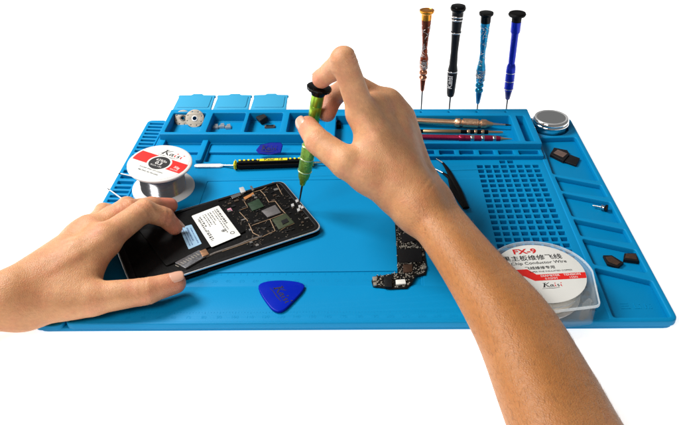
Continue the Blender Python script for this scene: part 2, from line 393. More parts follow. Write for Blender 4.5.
# royal blue one
t_, L = std_driver('royal blue screwdriver with a wide black cap, rightmost in the rear edge', (506, 112), (517.5, 12), None, None, 0)
lpart('bit', [(.5, 0), (.75, 3), (.9, 16)], DSTEEL, t_, 12)
lpart('collar', [(1.4, 15), (2.4, 16), (3.7, 24), (4.2, 26)], DKBLUE, t_)
lpart('grip', [(4.2, 26), (4.9, 29), (5.0, 50), (4.6, 54), (3.4, 57)], ROYAL, t_)
tab = [(57, 3.4), (64, 3.5), (L-22, 3.7)]
lpart('body', [(3.4, 57), (3.6, 64), (3.8, L-22.5), (5.0, L-20.5), (5.0, L-10)], ROYAL, t_)
for z in (27.5, 36.5, 46): lpart('ring', [(4.6, z), (5.15, z+.4), (5.15, z+1), (4.6, z+1.4)], STEEL, t_)
lpart('cap', [(4.6, L-10), (4.9, L-9), (5.0, L-5), (8.2, L-4), (9.0, L-2.2), (8.2, L-.6), (5.5, L), (4, L-.2)], MATTE, t_)
# green screwdriver in the hand
GT = q(299, 204, 14.2); GC = q(319.5, 86, 122)
t_, L = tool('screwdriver', 'lime green screwdriver held upright in the right hand above the phone', 'screwdriver', GT, GC, 'precision screwdrivers')
lpart('bit', [(.4, 0), (.6, 2.5), (.85, 14), (.9, 22)], DSTEEL, t_, 12)
lpart('collar', [(1.2, 19), (2.2, 20), (3.0, 24), (4.3, 26.5)], GREEN, t_)
lpart('grip', [(4.3, 26.5), (4.9, 29), (5.1, 32), (5.1, 33), (5.7, 34.5), (5.7, 56), (5.1, 58), (5.0, 62)], GREENK, t_)
for z in (33, 45, 56.5): lpart('ring', [(5.6, z), (5.95, z+.4), (5.95, z+1.1), (5.6, z+1.5)], mat('pale lime metal', (.55, .7, .35), .25, metal=.8), t_)
lpart('shaft', [(4.6, 62), (4.6, 84.6), (4.9, 85), (4.9, L-17), (4.7, L-16.6), (5.0, L-16), (5.0, L-7)], GREEN, t_)
capp = []
bm = lathe_bm([(5.2, L-7.5), (5.6, L-6.5), (6.2, L-4.6), (9.2, L-3.4), (9.8, L-2.2), (9.8, L-.8), (8.6, L), (5, L+.1)], 48)
for v in bm.verts:
    r = math.hypot(v.co.x, v.co.y)
    if r > 9: 
        a = math.atan2(v.co.y, v.co.x); s = 1-.035*(math.cos(a*16) > 0); v.co.x *= s; v.co.y *= s
from_bm('cap', bm, GLOSS, t_)

# ------------------------------------------------------------------ tools lying in the pen tray
def lying(name, label, cat, p0, p1, segs, group):
    """segs: list of (part name, [(frac, radius)...], material)"""
    p0 = Vector(p0); p1 = Vector(p1); t_, L_ = tool(name, label, cat, p0, p1, group)
    for n_, pr, m_ in segs: lpart(n_, [(r, f*L_) for f, r in pr], m_, t_, 24)
    return t_, L_
g2 = 'slim hobby tools lying in the pen tray'
a = q(512, 125.2, 13); b = q(397, 119.8, 14)
lying('craft_knife', 'rose gold metal craft knife with knurled grip, rearmost in the pen tray', 'craft knife', a, b+(b-a)*.12, [
    ('blade', [(0, .3), (.03, .9), (.055, 1.1)], DSTEEL),
    ('blade_holder', [(.05, 1.2), (.10, 1.3), (.13, 1.7), (.15, 1.7)], STEEL),
    ('nose', [(.145, 1.9), (.165, 2.6), (.18, 3.3), (.19, 3.9)], GOLD),
    ('grip', [(.19, 3.9), (.20, 4.6), (.235, 4.6), (.24, 3.5), (.255, 3.5), (.26, 4.6), (.375, 4.6), (.38, 3.5), (.395, 3.5), (.40, 4.6), (.43, 4.6), (.44, 3.6)], GOLDK),
    ('shaft', [(.44, 3.3), (.45, 3.1), (1, 3.1)], GOLD)], g2)
a = q(503, 132.3, 12); b = q(397, 131.0, 12)
lying('engraving_pen', 'slim black and brass pen lying in the middle of the pen tray', 'pen', a, b+(b-a)*.1, [
    ('tip', [(0, .8), (.02, 1.3), (.12, 1.5), (.125, 1.9)], GOLD),
    ('barrel', [(.125, 1.9), (.13, 2.2), (.17, 2.2), (.6, 1.9), (.61, 2.0), (1, 2.0)], GLOSS),
    ('ring', [(.16, 2.2), (.165, 2.4), (.18, 2.4), (.185, 2.2)], GOLD), ('ring', [(.22, 2.1), (.225, 2.4), (.24, 2.4), (.245, 2.1)], GOLD),
    ('ring', [(.28, 2.1), (.285, 2.35), (.30, 2.35), (.305, 2.1)], GOLD), ('spine', [(.36, 2.1), (.37, 2.35), (.68, 2.2), (.69, 1.5)], mat('dull brass', (.42, .30, .16), .3, metal=.9))], g2)
a = q(512, 139.0, 13); b = q(397, 136.6, 13)
lying('engraving_pen', 'crimson metal pen with silver rings, frontmost in the pen tray', 'pen', a, b+(b-a)*.1, [
    ('tip', [(0, .3), (.06, 1.2), (.09, 2.1), (.095, 2.3)], GOLD),
    ('barrel', [(.09, 2.3), (.12, 3.0), (.40, 3.1), (.41, 2.8), (1, 2.7)], MAGENTA),
    ('ring', [(.125, 3.0), (.13, 3.3), (.145, 3.3), (.15, 3.0)], STEEL), ('ring', [(.215, 3.0), (.22, 3.35), (.235, 3.35), (.24, 3.0)], STEEL),
    ('ring', [(.295, 3.0), (.30, 3.35), (.32, 3.35), (.325, 3.0)], STEEL), ('grip', [(.365, 3.05), (.37, 3.4), (.41, 3.4), (.415, 3.0)], MAGENTA)], g2)

# ------------------------------------------------------------------ black tweezers
t_ = thing('tweezers', 'black tweezers with two pale pointed tips, lying half under the right wrist', 'tweezers', q(460, 205, 10))
tb_ = tuple(q(460, 205, 10))
for (tip, mid, k) in (((432, 156, 8.9), (443, 163, 9.5), 1), ((431.5, 167, 8.9), (443, 173, 9.5), 0)):
    P0 = Vector(q(*tip)); P1 = Vector(q(*mid)); P2 = Vector(q(449, 172, 10.5)) if k else Vector(q(450, 178, 10)); P3 = Vector(q(456, 190, 11)); P4 = Vector(q(466, 208, 11.5))
    from_bm('tip', tube_bm([P0, P0.lerp(P1, .5), P1], [.25, .6, .9], 10), STEEL, t_, base=tb_)
    from_bm('arm', tube_bm([P1.lerp(P0, .08), P1, P2.lerp(P1, .45)+Vector((0, 0, .4)), P2, P3+Vector((2.5 if k else -2.5, 0, 0)), P4], [.8, 1.3, 1.8, 2.3, 2.6, 3.0], 12, .5), MATTE, t_, base=tb_)

# ------------------------------------------------------------------ chrome tin
tc = (425.0, 279.8, 3.5)
t_ = thing('round_tin', 'round chrome tin with a satin grey lid, in the round tray at the rear right', 'tin', tc)
from_bm('tin_body', lathe_bm([(15.5, .0), (16.6, .8), (16.8, 8.8), (16.2, 9.4)], 64), CHROME, t_)
from_bm('lid', lathe_bm([(16.9, 8.6), (17.7, 9.2), (18.0, 10.2), (17.7, 11.3), (17.0, 12), (17.2, 12.8), (17.6, 13.6), (17.3, 15.0), (16.4, 15.9)], 64), CHROME, t_)
from_bm('lid_top', lathe_bm([(16.3, 15.7), (15.8, 16.3), (14.5, 16.2), (13.8, 15.7), (2, 15.8)], 64), SATIN, t_)

# ------------------------------------------------------------------ solder spool
bc = q(163.8, 187.5, 9.8); tcn = q(159.7, 163.0, 37)
t_, L = tool('solder_spool', 'white reel of silver solder wire with red and white label', 'spool', bc, tcn)
t_.location = Vector(bc)*MM
n_ = (Vector(tcn)-Vector(bc)).normalized()
lpart('lower_flange', [(27.2, -1.6), (28, -1.0), (28, .6), (27.2, 1.3), (26, 1.4)], WHITE, t_, 72)
prof = [(19.3, 1.3)]
for k in range(34): prof += [(19.9+.25*math.sin(k*.9), 1.5+k*(L-3.4)/34), (19.55+.25*math.sin(k*.9), 1.5+(k+.5)*(L-3.4)/34)]
lpart('solder_coil', prof+[(19.3, L-2)], mat('bright solder wire', (.30, .30, .32), .2, metal=1), t_, 64)
lpart('upper_flange', [(26, L-2.2), (27.6, L-2.1), (28.4, L-1.3), (28.4, L), (27.8, L+.5), (26.5, L+.6)], WHITE, t_, 72)
lpart('label', [(25.8, L+.55), (25.8, L+.75), (25.5, L+.8)], PAPER, t_, 72)
# local label frame
Q = t_.rotation_quaternion; Qi = Q.inverted()
def loc_uv(a_, b_, z):
    d = Qi @ (Vector(q(*b_, z))-Vector(q(*a_, z))); d.z = 0; return d.normalized()
U = loc_uv((144.1, 150), (187.1, 160), 37); V = Vector((-U.y, U.x, 0))
zt = L+.86
def band(y0, y1, r, n=14):
    a0 = math.asin(y0/r); a1 = math.asin(y1/r); pts = []
    for k in range(n+1): a = a0+(a1-a0)*k/n; pts.append((r*math.cos(a), r*math.sin(a)))
    for k in range(n+1): a = math.pi-a1+(a1-a0)*k/n; pts.append((r*math.cos(a), r*math.sin(a)))
    return pts
def flat_bm(pts, z, U_=U, V_=V, org=Vector((0, 0, 0))):
    bm = bmesh.new(); vs = [bm.verts.new(org+U_*x+V_*y+Vector((0, 0, z))) for x, y in pts]; bm.faces.new(vs); return bm
from_bm('red_band', flat_bm(band(-6.2, 8.2, 25.7), zt), RED, t_)
from_bm('centre_ring', flat_bm(circ(.5, -1, 11.2, 48), zt+.05), PAPER, t_)
from_bm('centre_disc', flat_bm(circ(.5, -1, 9.6, 48), zt+.10), INK, t_)
def ltext(s, x, y, size, m_, z, **k): return from_bm('lettering', text_bm(s, U*x+V*y+Vector((0, 0, z)), U, V, size, **k), m_, t_)
ltext('63%Sn', .5, 2.6, 4.2, WHINK, zt+.12, bold=.05); ltext('0.3', .5, -1.9, 5.6, WHINK, zt+.12, bold=.12); ltext('FLUX 1.8%', .5, -6.0, 2.6, WHINK, zt+.12)
ltext('50g', 18.5, 0, 4.0, WHINK, zt+.06, bold=.05); ltext('SOLDER', 18, -3.9, 2.2, WHINK, zt+.06)
dk, rd = logo(U*-6.5+V*12.2+Vector((0, 0, zt)), U, V, 5.0, 0)
from_bm('lettering', dk, INK, t_, smooth=False); from_bm('lettering', rd, REDINK, t_, smooth=False)
ltext('SOLDER WIRE NO-CLEAN', 0, -12.4, 2.1, INK, zt); ltext('MELTING 183 TIN LEAD', 0, -16.6, 2.0, INK, zt, bold=.02)

# ------------------------------------------------------------------ clear reel box (jumper wire)
fc = q(540, 272.5, 26.8); fb = (float(fc[0]), float(fc[1])-1.0, 8.0)
t_ = thing('wire_reel_box', 'clear round box of jumper wire with a white label, beside the forearm', 'wire reel', fb)
fu = Vector(q(564, 255.0, 28)-q(508.8, 258.2, 28)); fu.z = 0; fu.normalize(); fv = Vector((-fu.y, fu.x, 0))
ang = math.atan2(fu.y, fu.x)
def case_outline(R0, cut=0):
    pts = []
    for k in range(64):
        a = 2*math.pi*k/64; r = R0
        # squarer corner at lower right, flat pads at top
        pts.append((r*math.cos(a), r*math.sin(a)))
    return pts
def caseshape(g):
    """round case with a square lower-right corner for the snap tabs"""
    Rr = 36+g; pts = []
    for k in range(49):
        a = math.radians(0+270*k/48); pts.append((Rr*math.cos(a), Rr*math.sin(a)))
    pts += rounded([(Rr*.25, -Rr), (Rr*.80, -Rr*.93), (Rr*.99, -Rr*.30)], 5, 5)[6:12]
    return [(x*math.cos(ang)-y*math.sin(ang), x*math.sin(ang)+y*math.cos(ang)) for x, y in pts]
def shell(bmo, g): return bmo
# walls as a real thin ring, top and bottom plates
outp = caseshape(0); inp = caseshape(-1.3)
from_bm('case_wall', sheet_bm(outp, [inp], 1.2, 17.2, .25), CLEAR, t_)
from_bm('case_bottom', sheet_bm(caseshape(.2), [], .05, 1.2, .3), CLEAR, t_)
from_bm('case_lid', sheet_bm(caseshape(.6), [], 17.25, 18.6, .35), CLEAR, t_)
from_bm('lid_rim', sheet_bm(caseshape(1.7), [caseshape(.75)], 16.6, 18.5, .3), mat('clear plastic rim', (.80, .88, .92), .05, alpha=.38), t_)
lpart('reel_core', [(12, 2), (12, 14)], CREAM, t_, 40)
lpart('reel_flange', [(29.5, 2.0), (29.5, 3.0)], WHITE, t_, 64)
lpart('wire_coil', [(26, 3.2), (27, 5), (27, 11.5), (26, 13)], mat('cream enamelled wire', (.60, .50, .36), .35, noise=.15, nscale=300), t_, 64)
lpart('reel_flange', [(30.5, 13.4), (30.5, 14.5)], mat('clear reel flange', (.9, .92, .93), .1, trans=.8), t_, 64)
for a_ in (100, 175, 205, 310, 335):
    c_ = Vector((37.2*math.cos(math.radians(a_)+ang), 37.2*math.sin(math.radians(a_)+ang), 9))
    from_bm('snap_tab', box_bm(c_, math.radians(a_)+ang, (3.0, 8, 15), .5), CLEAR, t_)
lc = Vector((fc[0]-fb[0], fc[1]-fb[1], 0)); zl = 18.75
LR = 31.5
def W2(x, y): v_ = lc+fu*x+fv*y; return v_
bm = sheet_bm([tuple(W2(LR*math.cos(a), LR*math.sin(a))[:2]) for a in [2*math.pi*k/72 for k in range(72)]], [], 18.62, 18.8, .03)
from_bm('label', bm, PAPER, t_)
zl = 18.84
def poly2(pts, z): 
    bm = bmesh.new(); bm.faces.new([bm.verts.new(W2(x, y)+Vector((0, 0, z))) for x, y in pts]); return bm
def arc(y0, y1, n=8):
    return [(LR*.995*math.cos(a), LR*.995*math.sin(a)) for a in [math.asin(y0/LR)+(math.asin(y1/LR)-math.asin(y0/LR))*k/n for k in range(n+1)]]
rb = arc(-8.6, -2.4); lf = [(-x, y) for x, y in arc(-3.0, 4.6)][::-1]
from_bm('red_band', poly2([(-6, -8.6)]+rb+[(-3, -2.0), (-8, 4.2)]+lf+[(-12, -3.0)], zl), RED, t_)
def ft(s, x, y, size, m_, **k): return from_bm('lettering', text_bm(s, W2(x, y)+Vector((0, 0, zl+.02)), fu, fv, size, **k), m_, t_)
ft('FX-9', -4.5, 24.0, 7.6, REDINK, bold=.22, xs=1.15)
ft('苹果主板维修飞线', -4.2, 16.2, 6.2, INK, bold=.06, xs=1.0)
ft('iPhone Chip Conductor Wire', -4.5, 10.6, 4.2, INK, bold=.03, xs=1.05)
ft('飞线维修专用', 1.5, 4.8, 3.6, INK, bold=.03); ft('SUPER FINE INSULATED COPPER', 8, .8, 2.1, INK)
ft('DIAMETER', 6, -4.0, 2.9, WHINK, bold=.04); ft('0.02MM', 6, -7.0, 2.7, WHINK, bold=.0)
ft('TENSION', 21.5, -4.0, 2.9, WHINK, bold=.04); ft('155N', 21.5, -7.0, 2.7, WHINK, bold=.0)
ft('LENGTH', -20, .4, 2.7, WHINK, bold=.03)
dk, rd = logo(W2(-1.5, -15.5)+Vector((0, 0, zl+.02)), fu, fv, 3.1, 0)
from_bm('lettering', dk, INK, t_, smooth=False); from_bm('lettering', rd, REDINK, t_, smooth=False)

# ------------------------------------------------------------------ the opened phone
pz0, pz1 = 7.2, 13.6
PA = Vector(q(279, 176.5, pz1)); PB = Vector(q(323, 228, pz1)); PC = Vector(q(186, 273.3, pz1))
pu = (PB-PC); pu.z = 0; pu.normalize()               # long axis, towards the top of the phone
pv = Vector((-pu.y, pu.x, 0))
corner = PB                                          # right front corner
def pl(a, b): return corner-pu*a+pv*b                # a along the phone from its top, b across
def p2(px_, py_, z=pz1):                            # photo pixel -> phone plane
    return Vector(q(px_, py_, z))
PW, PL = 86, 156
t_ = thing('smartphone', 'opened black smartphone with its circuit board and battery labels showing, held by the left hand', 'phone', tuple(pl(PL/2, PW/2).to_2d())+(pz0,))
pb_ = tuple(pl(PL/2, PW/2).to_2d())+(pz0,)
def pp(name, bm, m_, parent=None, smooth=True): return from_bm(name, bm, m_, parent or t_, smooth, base=pb_)
ol = [pl(0, 0), pl(0, PW), pl(PL, PW), pl(PL, 0)]
pp('screen', slab_bm([c for c in ol], pz0, pz0+2.6, .6, 9), GLOSS)
def inset(i): return [pl(i, i), pl(i, PW-i), pl(PL-i, PW-i), pl(PL-i, i)]
pp('metal_frame', sheet_bm(rounded([tuple(c[:2]) for c in inset(-.15)], 9), [rounded([tuple(c[:2]) for c in inset(1.6)], 8)], pz1-1.9, pz1-.55, .4), mat('bright silver rim', (.85, .85, .85), .28, metal=.8))
pp('mid_frame', sheet_bm(rounded([tuple(c[:2]) for c in inset(.75)], 9), [rounded([tuple(c[:2]) for c in [pl(4, 4), pl(4, PW-3.5), pl(PL-6, PW-3.5), pl(PL-6, 4)]], 5)], pz0+3.1, pz1, .4), BLACK)
pp('board_floor', slab_bm(inset(2.5), pz0+3.0, pz1-1.2, .2, 7), MATTE)
zb = pz1-1.2
def blk(pts, z0, z1, r=0, bev=.12): return slab_bm([p2(*p_, zb) for p_ in pts], z0, z1, bev, r)
# battery with its two labels
bat = [p2(246, 231, pz1), p2(217, 199.5, pz1), p2(138, 229, pz1), p2(166, 266, pz1)]
pp('battery', slab_bm(bat, zb-.3, pz1+.1, .5, 2.5), MATTE)
def lab(pts): return [Vector(q(*p_, pz1+.2)) for p_ in pts]
bl = [(191.4, 216), (218.7, 205.5), (240.8, 235), (211.5, 247.3)]
L1 = lab(bl); lb1 = pp('battery_label', slab_bm(L1, pz1+.05, pz1+.25, .05, 1.2), PAPER)
def bil(P, s, t): return P[0]*(1-s)*(1-t)+P[1]*s*(1-t)+P[2]*s*t+P[3]*(1-s)*t
rnd = random.Random(4)
def microtext(P, rows, m_, z, parent, w=.35, name='print'):
    """illegible small print: rows of short dashes; s across, t down the label"""
    bm = bmesh.new()
    for (s, t0, t1, hw) in rows:
        t = t0
        while t < t1:
            dt = rnd.uniform(.012, .05)
            c = [bil(P, s-hw, t), bil(P, s+hw*rnd.uniform(.5, 1), t), bil(P, s+hw, t+dt*.8), bil(P, s-hw*rnd.uniform(.4, 1), t+dt*.8)]
            bm.faces.new([bm.verts.new(Vector((v.x, v.y, z))) for v in c]); t += dt+rnd.uniform(.004, .02)
    return pp(name, bm, m_, parent, False)
zl1 = pz1+.30
microtext(L1, [(.86, .08, .55, .035), (.78, .08, .72, .02), (.70, .1, .8, .018), (.60, .1, .38, .02), (.52, .1, .5, .02), (.42, .1, .42, .02), (.34, .1, .50, .02), (.22, .12, .44, .03), (.14, .16, .85, .035), (.20, .55, .85, .02)], INK, zl1, lb1)
def ringmark(P, s, t, r):
    c = bil(P, s, t); bm = sheet_bm(circ(c.x, c.y, r, 24), [circ(c.x, c.y, r*.68, 20)], zl1-.05, zl1+.02, .01); return bm
pp('print', ringmark(L1, .62, .72, 1.7), INK, lb1); pp('print', ringmark(L1, .82, .86, 1.9), INK, lb1)
c = bil(L1, .62, .72); pp('print', slab_bm([Vector((c.x-.7, c.y-.7, 0)), Vector((c.x+.7, c.y-.7, 0)), Vector((c.x+.7, c.y+.7, 0)), Vector((c.x-.7, c.y+.7, 0))], zl1-.05, zl1+.02, .01), INK, lb1)
L2 = lab([(179.2, 228), (191.5, 224.4), (201.8, 243.6), (188.6, 249.4)])
lb2 = pp('service_sticker', slab_bm(L2, pz1+.05, pz1+.22, .05, 1), LBLUE)
microtext(L2, [(.2, .1, .9, .05), (.38, .2, .9, .04), (.55, .1, .75, .07), (.8, .15, .9, .05)], mat('blue ink', (.03, .07, .2), .5), pz1+.27, lb2)
pp('sticker', blk([(227, 209.3), (230.8, 208), (232.6, 211), (228.8, 212.3)], zb, zb+.3, .3), PINK)
# shield outlines on the board
def wire(pts, r=.42, z=zb+.35, m_=COPPER, name='shield_edge', parent=None):
    r = r*.85
    return pp(name, tube_bm([Vector(q(*p_, zb+.3)) for p_ in pts], r, 8, .7), m_, parent)
X = lambda a, b: (180+a/4.725, 180+b/4.725)
wire([X(340, 60), X(390, 45), X(440, 10), X(455, 15), X(482, 68)]); wire([X(380, 50), X(398, 68), X(420, 105), X(450, 100)])
wire([X(450, 100), X(480, 140), X(500, 160), X(540, 205)]); wire([X(340, 62), X(300, 95), X(320, 130), X(282, 142), X(280, 150), X(318, 190), X(345, 250), X(385, 270), X(450, 240)])
wire([X(340, 215), X(425, 185), X(490, 160)]); wire([X(425, 185), X(450, 240)]); wire([X(540, 205), X(500, 222), X(475, 238)], .3)
pp('green_chip', blk([X(320, 115), X(372, 92), X(398, 128), X(342, 150)], zb, zb+1.0, .3), GCH)
pp('grey_shield', blk([X(385, 150), X(450, 122), X(478, 158), X(415, 180)], zb, zb+1.1, .3), GREYC)
gc2 = pp('green_chip', blk([X(435, 190), X(500, 160), X(540, 205), X(468, 238)], zb, zb+.9, .3), mat('olive chip', (.032, .042, .02), .4, noise=.4, nscale=400))
pp('chip_die', blk([X(478, 198), X(505, 186), X(516, 202), X(486, 216)], zb+.85, zb+1.3, .1), CHIP)
pp('connector', blk([X(240, 82), X(283, 66), X(290, 78), X(248, 95)], zb, zb+1.6, .2), STEEL)
pp('connector', blk([X(280, 45), X(300, 40), X(312, 62), X(290, 70)], zb, zb+2.0, .3), SATIN)
pp('connector', blk([X(330, 35), X(340, 33), X(352, 52), X(342, 56)], zb, zb+1.5, .2), STEEL)
pp('flex_cable', blk([X(300, 85), X(345, 62), X(352, 70), X(308, 96)], zb, zb+.7, .2), mat('amber flex', (.40, .16, .05), .4))
for a_, b_ in ((532, 124), (552, 104), (566, 130), (577, 134), (560, 146)):
    pp('contact', blk([X(a_-7, b_-4), X(a_+5, b_-9), X(a_+9, b_+3), X(a_-3, b_+8)], zb, zb+1.3, .1), SATIN)
prc = math.atan2(pu.y, pu.x); placed = []
cols = [CHIP, CHIP, mat('dark grey can', (.05, .048, .045), .35, metal=.5, noise=.4, nscale=300), mat('dark brown part', (.05, .03, .018), .45, noise=.5, nscale=400), mat('dull silver can', (.22, .21, .20), .35, metal=.6, noise=.3, nscale=300)]
for k in range(400):     # small chips and shield cans around the large ones
    c_ = pl(rnd.uniform(5, 60), rnd.uniform(6, PW-6)); w_ = rnd.uniform(1.4, 4.2); h_ = rnd.uniform(1.2, 3)
    big = [Vector(q(*X(a_, b_), zb)) for a_, b_ in ((360, 120), (432, 152), (488, 198))]
    if min((c_-b_).to_2d().length for b_ in big) < 7.5 or any((c_-o_).to_2d().length < 3.6 for o_ in placed) or len(placed) > 44: continue
    if (c_-Vector(q(299, 204, zb))).to_2d().length < 6: continue
    placed.append(c_); pp('small_chip', box_bm((c_.x, c_.y, zb+.3), prc, (w_, h_, .9), .1), cols[k % 5])
bm = bmesh.new()
for k in range(240):
    a_, b_ = rnd.uniform(5, 62), rnd.uniform(5, PW-5); c_ = pl(a_, b_)
    if (c_-Vector(q(*X(435, 165), zb))).length < 3: continue
    join_bm(bm, box_bm((c_.x, c_.y, zb+.2), ang*0+math.atan2(pu.y, pu.x), (rnd.uniform(.35, 1.5), rnd.uniform(.3, .9), rnd.uniform(.3, .8)), 0))
pp('small_components', bm, mat('tiny board parts', (.10, .08, .065), .4, metal=.4, noise=.8, nscale=500))
bm = bmesh.new()
for k in range(34):
    c_ = pl(rnd.uniform(4, 62), rnd.uniform(4, PW-5)); join_bm(bm, box_bm((c_.x, c_.y, zb+.3), math.atan2(pu.y, pu.x), (.5, .4, .5), 0))
pp('solder_pads', bm, SOLD)
# antenna flex along the front side and the loudspeaker plate
wire([(262, 236.5), (250, 240), (238, 245), (215, 253), (206, 257)], 1.3, m_=mat('grey flex', (.10, .085, .075), .4, noise=.6, nscale=400), name='flex_cable')
wire([(258, 238.5), (240, 245.2), (222, 251.5)], .35, name='flex_trace')
pp('speaker_plate', blk([(175, 264), (199, 251.5), (206, 253), (207.5, 257), (186, 269.5)], zb, pz1+.3, .8), mat('grey foil plate', (.17, .17, .18), .3, metal=.6, noise=.7, nscale=500))
pp('connector', blk([(200, 253), (206, 250.5), (209.5, 256), (203, 258.5)], zb, pz1+.8, .3), mat('copper clip', (.42, .22, .12), .3, metal=.7, noise=.4, nscale=300))
bm = bmesh.new()
for k in range(9):
    c0 = Vector(q(177+k*2.6, 266-k*1.45, pz1+.4)); join_bm(bm, box_bm((c0.x, c0.y, pz1+.38), math.atan2(pu.y, pu.x)+.5, (.5, 3.6, .3), 0))
pp('grille', bm, SOLD)

# ------------------------------------------------------------------ spudger (pry tool)
zz = 11.6
a = Vector(q(234, 165.2, zz)); b = Vector(q(313.5, 162.3, zz)); d = (b-a).normalized(); s_ = Vector((-d.y, d.x, 0))
t_ = thing('pry_tool', 'black and yellow double ended pry tool with metal blades, lying behind the phone', 'pry tool', tuple(a.to_2d())+(8,))
tb2 = tuple(a.to_2d())+(8,); ua = math.atan2(d.y, d.x); Lh = (b-a).length
def pt(name, bm, m_): return from_bm(name, bm, m_, t_, base=tb2)
def hexrod(f0, f1, w_, h_, bev): 
    c_ = a.lerp(b, (f0+f1)/2); return box_bm((c_.x, c_.y, 8+h_/2), ua, (Lh*(f1-f0), w_, h_), bev)
pt('handle', hexrod(.03, .97, 9.4, 7.4, 2.2), MATTE)
pt('ferrule', hexrod(0, .035, 9.8, 7.8, 1.5), YELL); pt('ferrule', hexrod(.965, 1.0, 9.8, 7.8, 1.5), YELL)
c_ = a.lerp(b, .5)+s_*1.3; pt('name_plate', box_bm((c_.x, c_.y, 15.25), ua, (Lh*.36, 4.6, .9), .4), YELL)
for f in (.075, .13, .185, .24, .30, .71, .765, .82, .88):
    c_ = a.lerp(b, f)+s_*2.2; pt('stripe', box_bm((c_.x, c_.y, 14.95), ua+.25, (2.5, 3.4, 1.3), .45), YELL)
pt('lettering', text_bm('Kaisi  16', a.lerp(b, .5)*1+s_*1.3+Vector((0, 0, 15.73-a.lerp(b, .5).z)), d, s_, 4.6, bold=.08, xs=1.15), INK)
e = Vector(q(222, 165.4, 9.3)); e2 = Vector(q(195, 166.2, 8.6)); a1 = Vector((a.x, a.y, 11))
pt('blade_shank', tube_bm([a1+d*.5, a1.lerp(e, .6), e], [1.2, 1.1, 1.1], 12), STEEL)
pd = (e-e2); pd.z = 0; pn = Vector((-pd.y, pd.x, 0)).normalized(); pdn = pd.normalized()
bl_ = [tuple((e2+pn*x_*1+pdn*y_)[:2]) for x_, y_ in ((0, -.8), (-2.2, .2), (-2.9, 3.5), (-2.9, pd.length-2), (-1.2, pd.length+1.5), (1.2, pd.length+1.5), (2.9, pd.length-2), (2.9, 3.5), (2.2, .2))]
pt('blade', sheet_bm(rounded(bl_, 1.2), [], 8.1, 9.7, .4), mat('polished light steel', (.75, .75, .76), .35, metal=.2))
b1 = Vector((b.x, b.y, 11)); pt('blade_shank', tube_bm([b1-d*.5, b1+d*14], [1.2, 1.2], 12), STEEL)
pt('blade', tube_bm([b1+d*13, b1+d*16, b1+d*24+Vector((0, 0, -1.2)), b1+d*27+Vector((0, 0, -1.6))], [1.2, 2.4, 2.6, 1.4], 14, .4), STEEL)

# ------------------------------------------------------------------ picks
ptp = [Vector(q(*p_, 10)) for p_ in ((258.5, 285.5), (280, 280.3), (304.5, 285), (291.5, 303), (280, 311.5), (269, 306))]
def smooth_poly(P, n=6):
    out = []; N = len(P)
    for i in range(N):
        p0, p1, p2_, p3 = [Vector(P[(i+j) % N][:2]) for j in (-1, 0, 1, 2)]
        for k in range(n):
            u = k/n; out.append(tuple(.5*((2*p1)+(-p0+p2_)*u+(2*p0-5*p1+4*p2_-p3)*u*u+(-p0+3*p1-3*p2_+p3)*u**3)))
    return out
c_ = tuple((sum((Vector(p_) for p_ in ptp), Vector())/6).to_2d())+(8,)
t_ = thing('guitar_pick', 'dark blue rounded triangular pick lying flat at the front of the mat', 'pick', c_, 'blue opening picks')
from_bm('pick_body', sheet_bm(smooth_poly(ptp), [], 8.0, 10.4, .9), PICK, t_, base=c_)
u1 = Vector(q(289, 303, 10.5)-q(276, 286, 10.5)).normalized(); v1 = Vector((-u1.y, u1.x, 0))
dk, rd = logo(Vector(q(275.5, 288, 10.5))-v1*1.2, u1, v1, 4.6, .0); join_bm(dk, rd)
from_bm('lettering', dk, mat('dull black print', (.004, .004, .03), .6), t_, smooth=False, base=c_)
# upright pick leaning against the compartment wall
W_ = [Vector(q(*p_, z_)) for p_, z_ in (((256, 150.5), 10), ((260.5, 144.8), 15), ((271, 142.6), 17.5), ((281, 142.6), 17.5), ((283, 145.5), 15), ((281, 153), 8.6), ((270, 155.2), 7), ((259, 154), 8))]
bm = bmesh.new(); f1_ = [bm.verts.new(v) for v in W_]; nrm = Vector((0, -.75, .66)); f2_ = [bm.verts.new(v+nrm*1.6) for v in W_]
bm.faces.new(f1_); bm.faces.new(f2_)
for i in range(8): bm.faces.new((f1_[i], f1_[(i+1) % 8], f2_[(i+1) % 8], f2_[i]))
bmesh.ops.bevel(bm, geom=bm.edges[:], offset=.5, segments=2, affect='EDGES')
c_ = tuple(W_[6])
t_ = thing('guitar_pick', 'dark blue pick leaning in the channel behind the pry tool', 'pick', c_, 'blue opening picks')
from_bm('pick_body', bm, PICK, t_, base=c_)
dk, rd = logo(Vector(q(262.5, 150.5, 11.8))+nrm*1.9, (1, -.04, 0), (0, .66, .75), 3.4, .25); join_bm(dk, rd)
from_bm('lettering', dk, mat('dull black print', (.004, .004, .03), .6), t_, smooth=False, base=c_)

# ------------------------------------------------------------------ logic board with chips
PZ = 8.1
out = [(392, 200), (394.5, 217), (396.5, 248), (397.5, 272.5), (389, 274.5), (385, 275), (373, 276.5), (371.5, 281), (373, 286.3), (383, 287.5), (390, 288.8), (407, 288), (412, 283), (416, 276), (425.5, 274.5), (427, 268), (425, 255), (423.5, 236), (420, 205), (414, 196)]
c_ = tuple(Vector(q(408, 250, PZ)))
t_ = thing('circuit_board', 'L-shaped black circuit board crowded with chips, lying beside the right wrist', 'circuit board', c_)
def pc(name, bm, m_, parent=None): return from_bm(name, bm, m_, parent or t_, base=c_)
pc('board', sheet_bm([tuple(q(*p_, PZ+1)[:2]) for p_ in out], [], PZ-.1, PZ+1.0, .1), PCB)
zc = PZ+1.0
def cblk(pts, h, m_, name='chip'): return pc(name, slab_bm([Vector(q(*p_, zc+h*.5)) for p_ in pts], zc-.05, zc+h, .12, .2), m_)
Y_ = lambda a_, b_: (360+a_/5, 215+b_/5)
